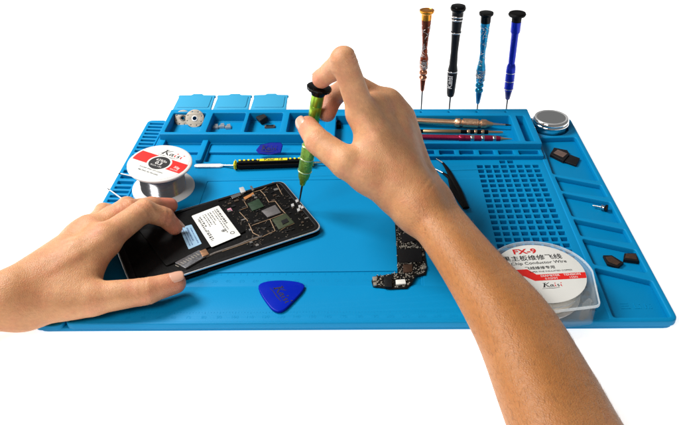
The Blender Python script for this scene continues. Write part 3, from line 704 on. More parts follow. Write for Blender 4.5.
cblk([Y_(190, 175), Y_(305, 172), Y_(312, 235), Y_(195, 240)], 1.3, CHIP)
cblk([Y_(200, 100), Y_(260, 85), Y_(280, 130), Y_(215, 140)], 1.1, CHIP); cblk([Y_(190, 45), Y_(225, 40), Y_(245, 75), Y_(195, 90)], 1.0, CHIP)
cblk([Y_(120, 310), Y_(160, 308), Y_(160, 362), Y_(122, 362)], 1.6, CHIP)
cblk([Y_(215, 250), Y_(262, 248), Y_(262, 285), Y_(216, 290)], 1.0, BRCH)
cblk([Y_(178, 328), Y_(225, 324), Y_(230, 346), Y_(180, 350)], 1.5, PAPER, 'connector')
cblk([Y_(62, 312), Y_(86, 310), Y_(84, 330), Y_(64, 332)], 1.4, SOLD, 'contact'); cblk([Y_(66, 340), Y_(84, 338), Y_(84, 352), Y_(68, 354)], 1.4, SOLD, 'contact')
pc('screw_post', lathe_bm([(1.8, 0), (1.8, 1.4), (.9, 1.5)], 20, tuple(Vector(q(*Y_(320, 265), zc)))), SOLD)
def inpoly(x, y, P):
    c = False
    for i in range(len(P)):
        x0, y0 = P[i]; x1, y1 = P[i-1]
        if (y0 > y) != (y1 > y) and x < (x1-x0)*(y-y0)/(y1-y0)+x0: c = not c
    return c
bm1 = bmesh.new(); bm2 = bmesh.new(); k = 0
while k < 1150:
    x, y = rnd.uniform(371, 427), rnd.uniform(198, 289)
    if not inpoly(x, y, [((px_-400)*.95+400, (py_-250)*.97+250) for px_, py_ in out]): continue
    a_, b_ = (x-360)*5, (y-215)*5
    if 188 < a_ < 310 and 172 < b_ < 240: continue
    k += 1
    P_ = q(x, y, zc); m_ = bm2 if rnd.random() < .6 else bm1
    s = rnd.uniform(.4, 1.0)
    join_bm(m_, box_bm((P_[0], P_[1], zc+.25), rnd.choice((0, 0, 1.57, .1)), (s, s*rnd.uniform(.4, .7), .7), 0))
for k in range(16):
    P_ = q(*Y_(192+k*7.2, 243-k*.5), zc); join_bm(bm2, box_bm((P_[0], P_[1], zc+.2), 0, (.6, .7, .7), 0))
    P_ = q(*Y_(198+k*6, 160+3*math.sin(k)), zc); join_bm(bm2, box_bm((P_[0], P_[1], zc+.2), 0, (.5, 1.0, .7), 0))
pc('small_components', bm1, mat('dark board parts', (.028, .023, .018), .4, metal=.3, noise=.7, nscale=600)); pc('solder_joints', bm2, mat('bright solder joints', (.62, .58, .50), .35, metal=.5, noise=.5, nscale=500))

# ------------------------------------------------------------------ bits and pieces in the trays
def chipthing(label, pts, z0, h, face=None, tilt=None, facepts=None, fm=BRCH, group=None):
    P = [Vector(q(*p_, z0+h)) for p_ in pts]; cc = sum(P, Vector())/len(P); base = (cc.x, cc.y, z0)
    t2 = thing('chip', label, 'chip', base, group)
    from_bm('package', slab_bm(P, z0, z0+h, .25, .3), CHIP, t2, base=base)
    if facepts:
        Fp = [Vector(q(*p_, z0+h)) for p_ in facepts]
        from_bm('die_face', slab_bm(Fp, z0+h-.1, z0+h+.25, .08, .2), fm, t2, base=base)
    return t2
G3 = 'loose chips in the right-hand trays'
T1 = lambda a_, b_: (540+a_/6.75, 140+b_/6.75)
chipthing('black chip with a greyish brown window, in the tray below the tin', [T1(68, 95), T1(95, 50), T1(185, 68), T1(200, 95), T1(160, 140)], 3.6, 3.0, facepts=[T1(90, 88), T1(120, 66), T1(185, 92), T1(155, 118)], fm=mat('grey brown window', (.12, .075, .06), .4, noise=.4, nscale=300), group=G3)
chipthing('plain black chip touching a windowed chip below the round tin', [T1(165, 142), T1(205, 98), T1(270, 122), T1(245, 170)], 3.6, 2.0, group=G3)
T2 = lambda a_, b_: (590+a_/12.35, 245+b_/12.35)
chipthing('brown and black pointed chip, left one of the lower tray pair', [T2(160, 125), T2(270, 125), T2(418, 215), T2(350, 270), T2(215, 230)], 3.6, 2.2, facepts=[T2(190, 150), T2(265, 140), T2(375, 215), T2(335, 250), T2(225, 205)], group=G3)
chipthing('brown squarish chip nearest the right rim of the mat', [T2(425, 100), T2(585, 100), T2(605, 200), T2(415, 175)], 3.6, 3.0, facepts=[T2(445, 108), T2(570, 112), T2(580, 180), T2(432, 160)], group=G3)
# shiny machine screw
c0 = Vector(q(602.5, 207.5, 6.2)); d0 = (Vector(q(595, 206, 6))-c0).normalized()
t2 = thing('machine_screw', 'tiny shiny machine screw lying in a right-hand tray', 'screw', (c0.x, c0.y, 3.6))
rq = qrot(-d0); bs = (c0.x, c0.y, 3.6)
from_bm('thread', lathe_bm([(1.0 if k % 2 else .75, -8+k*.5) for k in range(14)], 16, c0, rq), STEEL, t2, base=bs)
from_bm('washer', lathe_bm([(2.4, -1), (2.4, -.5)], 24, c0, rq), CHROME, t2, base=bs)
from_bm('head', lathe_bm([(1.7, -.5), (2.0, 0), (1.9, 1.5), (1.2, 2.1)], 24, c0, rq), CHROME, t2, base=bs)
from_bm('nut', lathe_bm([(2.6, 2.0), (2.9, 2.6), (2.9, 4.0), (2.2, 4.4)], 6, c0, rq), GLOSS, t2, base=bs)
# two nickel discs
for i, (cx, cy, rr, lab_) in enumerate(((183, 118.3, 9.2, 'dull grey drilled disc on the left, partly under another disc'), (194.8, 118.6, 10, 'dull grey drilled disc with bright hub, overlapping another disc'))):
    c0 = Vector(q(cx, cy, 12.5+i*1.6)); rq = qrot((0.02, -.75, .8)); 
    bm = sheet_bm(circ(0, 0, rr, 48), [circ(0, 0, 1.9 if i == 0 else 2.1, 16)]+[circ((rr-2)*math.cos(a_), (rr-2)*math.sin(a_), .6, 8) for a_ in [k*math.pi/4+.3 for k in range(8)]], -.5, .7, .15)
    bmesh.ops.transform(bm, matrix=Matrix.Translation(c0) @ rq.to_matrix().to_4x4(), verts=bm.verts[:])
    t2 = thing('drilled_disc', lab_, 'disc', tuple(c0), 'drilled discs'); from_bm('plate', bm, DISC, t2, base=tuple(c0))
    from_bm('hub', lathe_bm([(3.3, .65), (3.3, 1.1), (2.2, 1.2), (2.15, .6)], 24, c0, rq, caps=False), SATIN if i else DSTEEL, t2, base=tuple(c0))
# pale clips in the second compartment
for i in range(3):
    c0 = Vector(q(216+i*6.2, 128.6-(i % 2)*.8, 7.5)); base = (c0.x, c0.y, 6.2)
    t2 = thing('metal_clip', ['left', 'middle', 'right'][i]+' one of the three pale metal clips in the second compartment', 'clip', base, 'pale metal clips')
    cm = mat('pale clip metal', (.42, .44, .46), .35, metal=.6, noise=.2, nscale=300)
    from_bm('clip_body', box_bm((c0.x, c0.y, 8.6), .1*i, (6.2, 5, 3.4), .6), cm, t2, base=base)
    from_bm('clip_tab', box_bm((c0.x, c0.y+3.3, 10.2), .1*i, (3.6, 3.2, .8), .2), cm, t2, base=base)
# black cubes in the third compartment
T3 = lambda a_, b_: (150+a_/4.527, 85+b_/4.527)
def cube(label, px_, size, rot, tilt, z, m_=CHIP):
    c0 = Vector(q(*px_, z)); base = (c0.x, c0.y, z-size[2]/2)
    t2 = thing('connector_block', label, 'connector', base, 'small blocks in the third compartment')
    from_bm('block', box_bm(c0, rot, size, .4, tilt), m_, t2, base=base)
    from_bm('cap', box_bm(c0+Vector((0, 0, size[2]/2+.1)), rot, (size[0]*.7, size[1]*.7, .5), .1, tilt), DSTEEL if m_ is not CHIP else BLACK, t2, base=base)
cube('large black block leaning in the third compartment', T3(508, 153), (9, 11, 6), .55, -.35, 12)
cube('black block in the shade at the left of the third compartment', T3(458, 152), (7, 8, 5), .2, 0, 9)
cube('low grey brown block at the front of the third compartment', T3(543, 190), (11, 4.6, 3), .05, 0, 8.4, mat('grey brown block', (.10, .075, .065), .45, noise=.3))
# clip in the fourth compartment, seen past the thumb
c0 = Vector(q(304, 122, 9)); base = (c0.x, c0.y, 6.2)
t2 = thing('connector_block', 'black block in the fourth compartment, beside the right thumb tip', 'connector', base)
from_bm('block', box_bm(c0, .2, (9, 12, 5.5), .5), CHIP, t2, base=base); from_bm('cap', box_bm(c0+Vector((0, 0, 3)), .2, (6, 8, .7), .2), DSTEEL, t2, base=base)
c0 = Vector(q(334, 124, 10)); base = (c0.x, c0.y, 6.2)
t2 = thing('wheel_bit', 'black part with a bright ring, seen past the bent thumb', 'bit', base)
from_bm('body', box_bm(c0+Vector((0, 0, -.5)), .1, (14, 16, 6), .8), MATTE, t2, base=base)
from_bm('ring', lathe_bm([(2.4, 0), (2.8, .5), (2.8, 1.2), (1.8, 1.3), (1.7, .6)], 24, c0+Vector((0, 1, 2.6)), qrot((.2, -.5, 1)), caps=False), CHROME, t2, base=base)
# two pale pins across the comb strip
for i, (pa, pb2, lb_) in enumerate((((119, 173.2), (133, 176.4), 'thin pale metal pin across the comb strip beside the solder reel'), ((108, 188.8), (121.5, 198.5), 'thin pale metal pin on the comb strip nearest the left hand'))):
    A_ = Vector(q(*pa, 7.6)); B_ = Vector(q(*pb2, 7.8))
    t2 = thing('metal_pin', lb_, 'pin', (A_.x, A_.y, 6.8), 'pale pins on the comb strip'); bs = (A_.x, A_.y, 6.8)
    from_bm('shaft', tube_bm([A_.lerp(B_, .1), B_], [.55, .8], 10), WHITE, t2, base=bs)
    from_bm('point', tube_bm([A_-(B_-A_)*.08, A_.lerp(B_, .12)], [.25, .8], 10), DSTEEL, t2, base=bs)

# ------------------------------------------------------------------ hands: one continuous surface each, from a distance field
def rcone(X_, a, b, ra, rb):
    a = np.array(a, np.float32); b = np.array(b, np.float32); ba = b-a; L2 = max(float(ba@ba), 1e-6)
    h = np.clip(((X_-a)@ba)/L2, 0, 1); return np.linalg.norm(X_-a-h[..., None]*ba, axis=-1)-(ra+(rb-ra)*h)
def smin(a, b, k):
    h = np.maximum(k-np.abs(a-b), 0)/k; return np.minimum(a, b)-h*h*k*.25
def surface(groups, fingers, h, finger_k=6., between=.8, arms=(), bmin=None, bmax=None):
    """groups: palm/arm capsules (a,b,ra,rb,k); fingers: lists of capsules; returns verts, quads"""
    allc = [c for c in groups]+[c for f in fingers for c in f]+[c for f in arms for c in f]
    P = np.array([list(c[0]) for c in allc]+[list(c[1]) for c in allc]); Rm = max(max(c[2], c[3]) for c in allc)
    lo = P.min(0)-Rm-4 if bmin is None else np.array(bmin, float); hi = P.max(0)+Rm+4 if bmax is None else np.array(bmax, float)
    n = np.ceil((hi-lo)/h).astype(int)+1
    def field(caps, k0):
        D = np.full(n, 60., np.float32)
        for a, b, ra, rb, k in caps:
            m_ = max(ra, rb)+14; i0 = np.clip(np.floor((np.minimum(a, b)-m_-lo)/h).astype(int), 0, n); i1 = np.clip(np.ceil((np.maximum(a, b)+m_-lo)/h).astype(int)+1, 0, n)
            if np.any(i1 <= i0): continue
            g = np.stack(np.meshgrid(*[lo[j]+h*np.arange(i0[j], i1[j]) for j in range(3)], indexing='ij'), -1).astype(np.float32)
            sl = tuple(slice(i0[j], i1[j]) for j in range(3)); D[sl] = smin(D[sl], rcone(g, a, b, ra, rb), k)
        return D
    palm = field(groups, 10)
    am = None
    for ch in arms:
        A_ = field(ch, 3); am = A_ if am is None else smin(am, A_, 9)
    palm = smin(palm, am, 9); tot = palm
    for f in fingers:
        fk = f[0][4] if len(f[0]) > 4 else 3
        F_ = field(f, 3); tot = smin(tot, smin(palm, F_, finger_k), between)
    # surface nets
    ins = tot < 0
    s = [slice(None, -1), slice(1, None)]; cnt = np.zeros(tuple(n-1), np.int8)
    for i in (0, 1):
        for j in (0, 1):
            for k in (0, 1): cnt += ins[s[i], s[j], s[k]]
    act = (cnt > 0) & (cnt < 8); idx = np.full(act.shape, -1, np.int64); cells = np.argwhere(act); idx[act] = np.arange(len(cells))
    acc = np.zeros((len(cells), 3)); num = np.zeros(len(cells))
    cor = [(i, j, k) for i in (0, 1) for j in (0, 1) for k in (0, 1)]
    for c0 in cor:
        for ax in range(3):
            if c0[ax]: continue
            c1 = list(c0); c1[ax] = 1
            v0 = tot[cells[:, 0]+c0[0], cells[:, 1]+c0[1], cells[:, 2]+c0[2]]; v1 = tot[cells[:, 0]+c1[0], cells[:, 1]+c1[1], cells[:, 2]+c1[2]]
            m_ = (v0 < 0) != (v1 < 0); t = np.where(m_, v0/np.where(m_, v0-v1, 1), 0)
            pnt = np.tile(np.array(c0, float), (len(cells), 1)); pnt[:, ax] += t; acc[m_] += pnt[m_]; num[m_] += 1
    V_ = lo+h*(cells+acc/num[:, None])
    quads = []
    for ax in range(3):
        o1, o2 = [(1, 2), (2, 0), (0, 1)][ax]
        a0 = [slice(1, -1)]*3; a0[ax] = slice(None, -1); a1 = [slice(1, -1)]*3; a1[ax] = slice(1, None)
        i0 = ins[tuple(a0)]; i1 = ins[tuple(a1)]; e_ = np.argwhere(i0 != i1); flip = i0[tuple(e_.T)]
        base_ = e_+np.array([0 if j == ax else 1 for j in range(3)])
        def cid(d1, d2):
            c = base_.copy(); c[:, o1] -= d1; c[:, o2] -= d2; return idx[c[:, 0], c[:, 1], c[:, 2]]
        A, B, C_, D_ = cid(1, 1), cid(0, 1), cid(0, 0), cid(1, 0)
        f_ = np.stack([A, B, C_, D_], 1); f_[~flip] = f_[~flip][:, ::-1]; quads.append(f_)
    return V_, np.concatenate(quads)

def skin_material():
    m = bpy.data.materials.new('skin'); m.use_nodes = True; nt = m.node_tree; b = nt.nodes['Principled BSDF']; N = nt.nodes; Lk = nt.links
    tc = N.new('ShaderNodeTexCoord'); at = N.new('ShaderNodeAttribute'); at.attribute_name = 'tone'
    sep = N.new('ShaderNodeSeparateColor'); Lk.new(at.outputs['Color'], sep.inputs[0])
    n1 = N.new('ShaderNodeTexNoise'); n1.inputs['Scale'].default_value = 42; n1.inputs['Detail'].default_value = 6; Lk.new(tc.outputs['Object'], n1.inputs['Vector'])
    r1 = N.new('ShaderNodeValToRGB'); r1.color_ramp.elements[0].position = .32; r1.color_ramp.elements[0].color = (.48, .235, .112, 1); r1.color_ramp.elements[1].position = .68; r1.color_ramp.elements[1].color = (.62, .335, .172, 1)
    Lk.new(n1.outputs['Fac'], r1.inputs[0])
    nb = N.new('ShaderNodeTexNoise'); nb.inputs['Scale'].default_value = 95; nb.inputs['Detail'].default_value = 4; Lk.new(tc.outputs['Object'], nb.inputs['Vector'])
    mb = N.new('ShaderNodeMapRange'); mb.inputs[1].default_value = .45; mb.inputs[2].default_value = .75; mb.inputs[3].default_value = 0; mb.inputs[4].default_value = .45; Lk.new(nb.outputs['Fac'], mb.inputs[0])
    mxa = N.new('ShaderNodeMath'); mxa.operation = 'ADD'; mxa.use_clamp = True; Lk.new(mb.outputs[0], mxa.inputs[0]); Lk.new(sep.outputs[0], mxa.inputs[1])
    mx = N.new('ShaderNodeMix'); mx.data_type = 'RGBA'; mx.inputs[7].default_value = (.56, .185, .115, 1); Lk.new(mxa.outputs[0], mx.inputs[0]); Lk.new(r1.outputs[0], mx.inputs[6])
    mx2 = N.new('ShaderNodeMix'); mx2.data_type = 'RGBA'; mx2.inputs[7].default_value = (.35, .135, .034, 1); Lk.new(sep.outputs[1], mx2.inputs[0]); Lk.new(mx.outputs[2], mx2.inputs[6])
    n2 = N.new('ShaderNodeTexNoise'); n2.inputs['Scale'].default_value = 420; n2.inputs['Detail'].default_value = 3; Lk.new(tc.outputs['Object'], n2.inputs['Vector'])
    mr = N.new('ShaderNodeMapRange'); mr.inputs[1].default_value = .35; mr.inputs[2].default_value = .7; mr.inputs[3].default_value = .93; mr.inputs[4].default_value = 1.06; Lk.new(n2.outputs['Fac'], mr.inputs[0])
    hs = N.new('ShaderNodeHueSaturation'); Lk.new(mr.outputs[0], hs.inputs['Value']); Lk.new(mx2.outputs[2], hs.inputs['Color']); Lk.new(hs.outputs[0], b.inputs['Base Color'])
    b.inputs['Roughness'].default_value = .5; b.inputs['Specular IOR Level'].default_value = .36
    b.inputs['Subsurface Weight'].default_value = .35; b.inputs['Subsurface Radius'].default_value = (.0035, .0014, .0007); b.inputs['Subsurface Scale'].default_value = 1
    vo = N.new('ShaderNodeTexVoronoi'); vo.inputs['Scale'].default_value = 750; vo.feature = 'DISTANCE_TO_EDGE'; 
    mp = N.new('ShaderNodeMapping'); mp.inputs['Scale'].default_value = (1, 1, 1); n3 = N.new('ShaderNodeTexNoise'); n3.inputs['Scale'].default_value = 140; n3.inputs['Detail'].default_value = 5
    Lk.new(tc.outputs['Object'], vo.inputs['Vector']); Lk.new(tc.outputs['Object'], n3.inputs['Vector'])
    ad = N.new('ShaderNodeMath'); ad.operation = 'MULTIPLY_ADD'; ad.inputs[1].default_value = 1.4; Lk.new(vo.outputs['Distance'], ad.inputs[0]); Lk.new(n3.outputs['Fac'], ad.inputs[2])
    bp = N.new('ShaderNodeBump'); bp.inputs['Strength'].default_value = .38; bp.inputs['Distance'].default_value = .0006; Lk.new(ad.outputs[0], bp.inputs['Height']); Lk.new(bp.outputs[0], b.inputs['Normal'])
    return m
SKIN = skin_material()
NAIL = mat('fingernail', (.56, .31, .22), .3, spec=.4, noise=.04, nscale=200, coat=.3)
def hand_mesh(V_, F_, name, parent, base, blush, tan, creases):
    V_ = V_.copy()
    # vertex normals
    fn = np.cross(V_[F_[:, 2]]-V_[F_[:, 0]], V_[F_[:, 3]]-V_[F_[:, 1]]); vn = np.zeros_like(V_)
    for j in range(4): np.add.at(vn, F_[:, j], fn)
    vn /= np.linalg.norm(vn, axis=1)[:, None]+1e-9
    for c, axd, r, dep, wd, offs in creases:
        axd = np.array(axd)/np.linalg.norm(axd); d = V_-np.array(c); tt = d@axd; near = np.exp(-np.maximum(np.linalg.norm(d, axis=1)-r, 0)**2/4.)
        for o_ in offs: V_ -= vn*(dep*near*np.exp(-((tt-o_)/wd)**2))[:, None]
    tone = np.zeros((len(V_), 4)); tone[:, 3] = 1
    for c, r, s in blush: tone[:, 0] = np.maximum(tone[:, 0], s*np.exp(-(np.linalg.norm(V_-np.array(c), axis=1)/r)**2))
    for c, r, s in tan: tone[:, 1] = np.maximum(tone[:, 1], s*np.exp(-(np.linalg.norm(V_-np.array(c), axis=1)/r)**2))
    me = bpy.data.meshes.new(name); me.from_pydata(((V_-np.array(base))*MM).tolist(), [], F_.tolist()); me.update()
    ca = me.color_attributes.new('tone', 'FLOAT_COLOR', 'POINT'); ca.data.foreach_set('color', tone.astype(np.float32).ravel())
    for p_ in me.polygons: p_.use_smooth = True
    o = link(name, me, SKIN, parent)
    sm = o.modifiers.new('soften', 'SMOOTH'); sm.factor = .5; sm.iterations = 3
    return o
def arm_hair(V_, F_, centres, parent, base, n, seed, flow):
    rnd_ = np.random.default_rng(seed); fn = np.cross(V_[F_[:, 2]]-V_[F_[:, 0]], V_[F_[:, 3]]-V_[F_[:, 1]]); fn /= np.linalg.norm(fn, axis=1)[:, None]+1e-9
    fc_ = V_[F_].mean(1); wgt = np.zeros(len(fc_))
    for c, r in centres: wgt = np.maximum(wgt, np.exp(-(np.linalg.norm(fc_-np.array(c), axis=1)/r)**4))
    wgt *= (fn[:, 2] > -.2); idx = rnd_.choice(len(fc_), n, p=wgt/wgt.sum(), replace=False); vs = []; fs = []
    fl = np.array(flow)/np.linalg.norm(flow)
    for i in idx:
        nn = fn[i]; t = fl+rnd_.normal(0, .35, 3); t -= nn*(t@nn); t /= np.linalg.norm(t); sd = np.cross(t, nn); L_ = rnd_.uniform(3, 7); b0 = len(vs); bend = rnd_.uniform(-.3, .3)
        for k, (u_, h_) in enumerate(((0, -.1), (.35, .35), (.7, .55), (1, .6))):
            p_ = fc_[i]+t*L_*u_+nn*h_+sd*bend*L_*u_*u_; w_ = .042*(1-.8*u_); vs += [p_-sd*w_, p_+sd*w_, p_+nn*w_*1.5]
        for k in range(3):
            a_ = b0+3*k; fs += [(a_, a_+1, a_+4, a_+3), (a_+1, a_+2, a_+5, a_+4), (a_+2, a_, a_+3, a_+5)]
    me = bpy.data.meshes.new('arm_hair'); me.from_pydata(((np.array(vs)-np.array(base))*MM).tolist(), [], fs); me.update()
    o = link('arm_hair', me, mat('fine body hair', (.20, .10, .045), .5), parent); o['kind'] = 'stuff'; return o
def nail(c, axis, dorsal, r, L_, parent, base):
    c = Vector(c); ax = Vector(axis).normalized(); dn = Vector(dorsal); dn = (dn-ax*dn.dot(ax)).normalized(); sd = ax.cross(dn)
    bm = bmesh.new(); g = []
    for i in range(11):
        u = -1+2*i/10; row = []
        for j in range(9):
            v = -1+2*j/8; th = v*.72*(1-.18*max(u, 0)**3); x = u*L_/2+1.5-.9*v*v*max(u, 0)-.9*(v*v)*max(-u, 0)*-1
            rr = r*(1.0-.07*max(u, 0)**2)+.22-.25*abs(v)**4-.3*max(-u, 0)**6
            row.append(bm.verts.new(c+ax*x+dn*rr*math.cos(th)+sd*rr*math.sin(th)))
        g.append(row)
    for i in range(10):
        for j in range(8): bm.faces.new((g[i][j], g[i+1][j], g[i+1][j+1], g[i][j+1]))
    o = from_bm('fingernail', bm, NAIL, parent, base=base); so = o.modifiers.new('thick', 'SOLIDIFY'); so.thickness = .0004; return o
def fchain(P, R0, k=3):
    return [(P[i], P[i+1], R0[i], R0[i+1], k) for i in range(len(P)-1)]

# ---- right hand
tip = q(321.5, 78.6, 130); dip = along(tip, 331.5, 71, 15.5, True); pip = along(dip, 343.5, 59.5, 24, True); imcp = along(pip, 362, 113, 45, False)
mm_ = q(386, 104, 103); rm_ = q(400, 119, 90); lm_ = q(406, 137, 77)
mtip = q(327, 113, 96); mdip = q(333.5, 96, 105); mpip = q(352, 84, 120)
ttip = q(307.5, 126.5, 95); tip2 = q(318.5, 142, 93); tmcp = q(347, 163, 85); tcmc = q(397, 190, 66)
wr1 = q(414, 200, 61); wr2 = q(419, 187, 54)
rpip = q(378, 108, 80); rdip = q(370, 118, 65); rtip = q(385, 130, 62)
lpip = q(392, 125, 66); ldip = q(385, 135, 55); ltip = q(398, 145, 55)
st_ = [((404, 225), (445, 188), 55), ((424, 247), (462, 210), 50), ((451, 291), (502, 256), 47), ((481, 349), (549, 305), 44), ((507, 420), (588, 365), 42), ((534, 500), (634, 440), 42), ((562, 600), (712, 530), 44), ((600, 760), (810, 665), 48), ((645, 1000), (960, 880), 60)]
fa = []; fb_ = []; Ra = []
for (l_, r_, z_) in st_:
    l_ = np.array(l_, float); r_ = np.array(r_, float); wpx = np.linalg.norm(r_-l_); c_ = q(*((l_+r_)/2), z_); sc_ = CAM[6]/((c_-CO)@CF)
    f_ = .385; d_ = r_-l_; fa.append(q(*(l_+d_*f_), z_+3)); fb_.append(q(*(r_-d_*f_), z_-3)); Ra.append(f_*wpx/sc_)
pg = [(wr1, imcp, 15, 10.5, 12), (wr1, mm_, 14, 10, 12), (wr2, rm_, 13, 9.5, 10), (wr2, lm_, 12, 9, 10), (wr1, wr2, 14, 13, 10),
      (tcmc, tmcp, 14, 11.5, 12), (wr1, tcmc, 14, 14, 12), ((tmcp+tcmc)/2, (imcp*.75+wr1*.25), 10, 9, 12), (tmcp*.6+tcmc*.4, imcp*.85+wr1*.15+np.array([0, 8, -8]), 8, 8, 12),
      (wr1, (imcp+mm_)/2, 13, 10.3, 8), (wr1, (mm_+rm_)/2, 12, 9.8, 8), (imcp, mm_, 10, 10, 8), (mm_, rm_, 9.5, 9, 8), (rm_, lm_, 9, 9, 8)]
def arm_chain(P, R0, n=7):
    P = [np.array(v, float) for v in P]; P = [2*P[0]-P[1]]+P+[2*P[-1]-P[-2]]; R1 = [R0[0]]+list(R0)+[R0[-1]]; pts = []; rr = []
    for i in range(1, len(P)-2):
        for k in range(n):
            u = k/n; w4 = (-u+2*u*u-u**3, 2-5*u*u+3*u**3, u+4*u*u-3*u**3, -u*u+u**3)
            pts.append(.5*sum(w4[j]*P[i-1+j] for j in range(4))); rr.append(.5*sum(w4[j]*R1[i-1+j] for j in range(4)))
    pts.append(P[-2]); rr.append(R1[-2])
    return [(pts[i], pts[i+1], rr[i], rr[i+1], .15) for i in range(len(pts)-1)]
def tendon(a, b, ra, rb, t0=.35, lift=2.0, r=2.6):
    out_ = []
    for u, v in ((t0, .7), (.7, .98)):
        A_ = a+(b-a)*u; B_ = a+(b-a)*v; n0 = (CO-A_)/np.linalg.norm(CO-A_); h0 = ra+(rb-ra)*u-lift+.6; h1 = ra+(rb-ra)*v-lift+.6
        if u == t0: h0 -= 1.2
        out_.append((A_+n0*h0, B_+n0*h1, r, r, 4))
    return out_
def vein(P, r=1.5):
    return [(P[i], P[i+1], r, r, 3.5) for i in range(len(P)-1)]
R_arms = [arm_chain(fa, Ra), arm_chain(fb_, Ra)]
pg += tendon(wr1, imcp, 14, 10.5)+tendon(wr1, mm_, 14, 10)+tendon(wr2, rm_, 13, 9.5)
pg += [(wr1, fa[0], 14, Ra[0], 8), (wr2, fb_[0], 14, Ra[0], 8)]
fing = [fchain([imcp, pip, dip, tip], [10.5, 9.0, 7.6, 7.4]), fchain([mm_, mpip, mdip, mtip], [10, 9, 7.8, 7.2]),
        fchain([rm_, rpip, rdip, rtip], [9.5, 8.5, 7.5, 7]), fchain([lm_, lpip, ldip, ltip], [9, 8, 7, 6.5]),
        fchain([tmcp, tip2, ttip], [11.8, 9.8, 8.2])]
V_, F_ = surface(pg, fing, 1.0, 4., .4, R_arms)
hb = tuple(q(540, 360, 12)); RH = thing('person', 'right hand and bare forearm gripping the green screwdriver', 'hand', hb)
cre = [(pip, pip-imcp, 9, .95, .75, (-2.2, 0, 2)), (dip, dip-pip, 7, .7, .7, (-.8, .9)), (tip2, tip2-tmcp, 9, .8, .8, (-1.5, .5, 2.4)), (mdip, mdip-mpip, 7, .7, .7, (-1, 1)), (wr1, wr1-tcmc, 20, .3, 1.2, (2, 7))]
hand_mesh(V_, F_, 'arm_and_hand', RH, hb, [(tip, 13, .75), (ttip, 14, .55), (mtip, 20, .75), (pip, 9, .25), (mdip, 14, .7), (imcp, 10, .12), (mm_, 11, .3), (rm_, 11, .25), (tip2, 8, .2)],
          [(fa[2], 70, .95), (fa[1], 50, .75), (fa[3], 80, 1), (fa[4], 80, 1), (fa[0], 35, .4)], cre)
arm_hair(V_, F_, [(fa[1], 30), (fa[2], 42), (fa[3], 50), (fa[4], 55)], RH, hb, 1500, 3, fb_[1]-fb_[3]+np.array([30, 0, 0]))
nail(ttip, ttip-tip2, np.array([-.75, -.1, .5]), 8.3, 11, RH, hb)
nail(tip, tip-dip, np.array([-.3, .5, 1.0]), 7.4, 9.5, RH, hb)

# ---- left hand
Lwr = q(12, 297, 30); Lwr2 = q(24, 306, 22)
Limcp = q(104, 240, 41); Lpip = along(Limcp, 143, 209.5, 40, True) ; Lpip = q(143.5, 211, 44); Ldip = q(164, 217, 33); Ltip = q(174.5, 227, 21.5)
Lmm = q(90, 231, 36); Lmp = q(128, 211, 40); Lmd = q(152, 206.5, 28); Lmt = q(170, 205.5, 20)
Lrm = q(80, 237, 30); Lrp = q(112, 217, 32); Lrd = q(127, 206, 24); Lrt = q(138, 208, 17)
Llm = q(66, 250, 23); Llp = q(96, 222, 23); Lld = q(103, 211, 18); Llt = q(112, 211, 16)
Ltc = q(46, 298, 23); Ltm = q(92, 298.5, 22); Lti = q(145, 291.5, 21.5); Ltt = q(175, 283, 20.5)
Lf = [q(-22, 305, 28), q(-90, 330, 30), q(-160, 360, 36), q(-300, 420, 50), q(-470, 480, 70)]
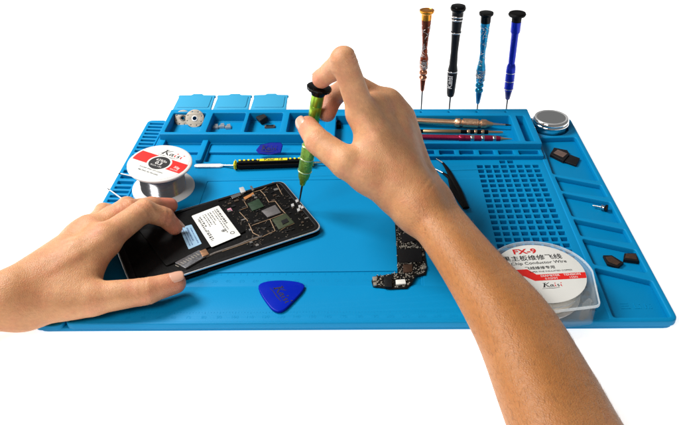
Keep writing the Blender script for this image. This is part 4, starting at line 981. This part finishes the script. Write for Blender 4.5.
pg = [(Lwr, Limcp, 14, 11, 10), (Lwr, Lmm, 14, 10, 10), (Lwr, Lrm, 13, 9, 10), (Lwr, Llm, 13, 8.5, 10), (Lwr, Lwr2, 15, 13, 10), (Lwr2, Ltc, 14, 14, 12), (Ltc, Ltm, 15, 12, 12),
      ((Ltc+Ltm)/2, Limcp*.7+Lwr*.3, 11, 9, 12), (Ltm*.75+Ltc*.25, Limcp*.9+Ltm*.1, 7.5, 8, 10), (Limcp, Lmm, 10, 10, 8), (Lmm, Lrm, 9.5, 9.5, 8), (Lrm, Llm, 9, 9, 8),
      ]
L_arms = [arm_chain([Lwr]+Lf, [14.5, 14.5, 20, 26, 30, 35]), arm_chain([Lwr2, q(-22, 315, 24), q(-90, 342, 26), q(-160, 374, 32), q(-300, 440, 46), q(-470, 505, 66)], [13, 14, 19, 25, 29, 35])]
pg += tendon(Lwr, Limcp, 14, 11)+tendon(Lwr, Lmm, 14, 10)+tendon(Lwr, Lrm, 13, 9)
fing = [fchain([Limcp, Lpip, Ldip, Ltip], [11, 9.0, 7.6, 6.6]), fchain([Lmm, Lmp, Lmd, Lmt], [10.5, 9.2, 7.8, 6.6]), fchain([Lrm, Lrp, Lrd, Lrt], [10, 8.8, 7.6, 6.6]),
        fchain([Llm, Llp, Lld, Llt], [9, 7.8, 6.6, 6]), fchain([Ltm, Lti, Ltt], [12, 9.6, 8.0])]
V_, F_ = surface(pg, fing, 1.0, 4., .4, L_arms)
lo_ = q(20, 300, 10); hb = tuple(lo_); LH = thing('person', 'left hand reaching in from the left, holding the opened phone', 'hand', hb)
cre = [(Lpip, Lpip-Limcp, 9, .95, .75, (-2, 0, 2)), (Lti, Lti-Ltm, 9, .8, .8, (-2, 0, 2)), (Ldip, Ldip-Lpip, 7, .7, .7, (-.8, 1)), (Lmp, Lmp-Lmm, 9, .95, .75, (-2, 0, 2))]
hand_mesh(V_, F_, 'arm_and_hand', LH, hb, [(Ltip, 17, .8), (Ltt, 15, .6), (Lpip, 10, .35), (Lmp, 12, .45), (Lmt, 22, .9), (Limcp, 12, .2), (Lti, 9, .3), (Lrp, 12, .4)], [(Lf[1], 80, .45), (Lwr, 60, .4), (Llm, 30, .4), (Lrm, 20, .3)], cre)
nail(Ltt, Ltt-Lti, np.array([.1, -.1, 1.0]), 8.1, 11, LH, hb)
nail(Ltip, Ltip-Ldip, np.array([.8, .6, .35]), 6.7, 8.5, LH, hb)
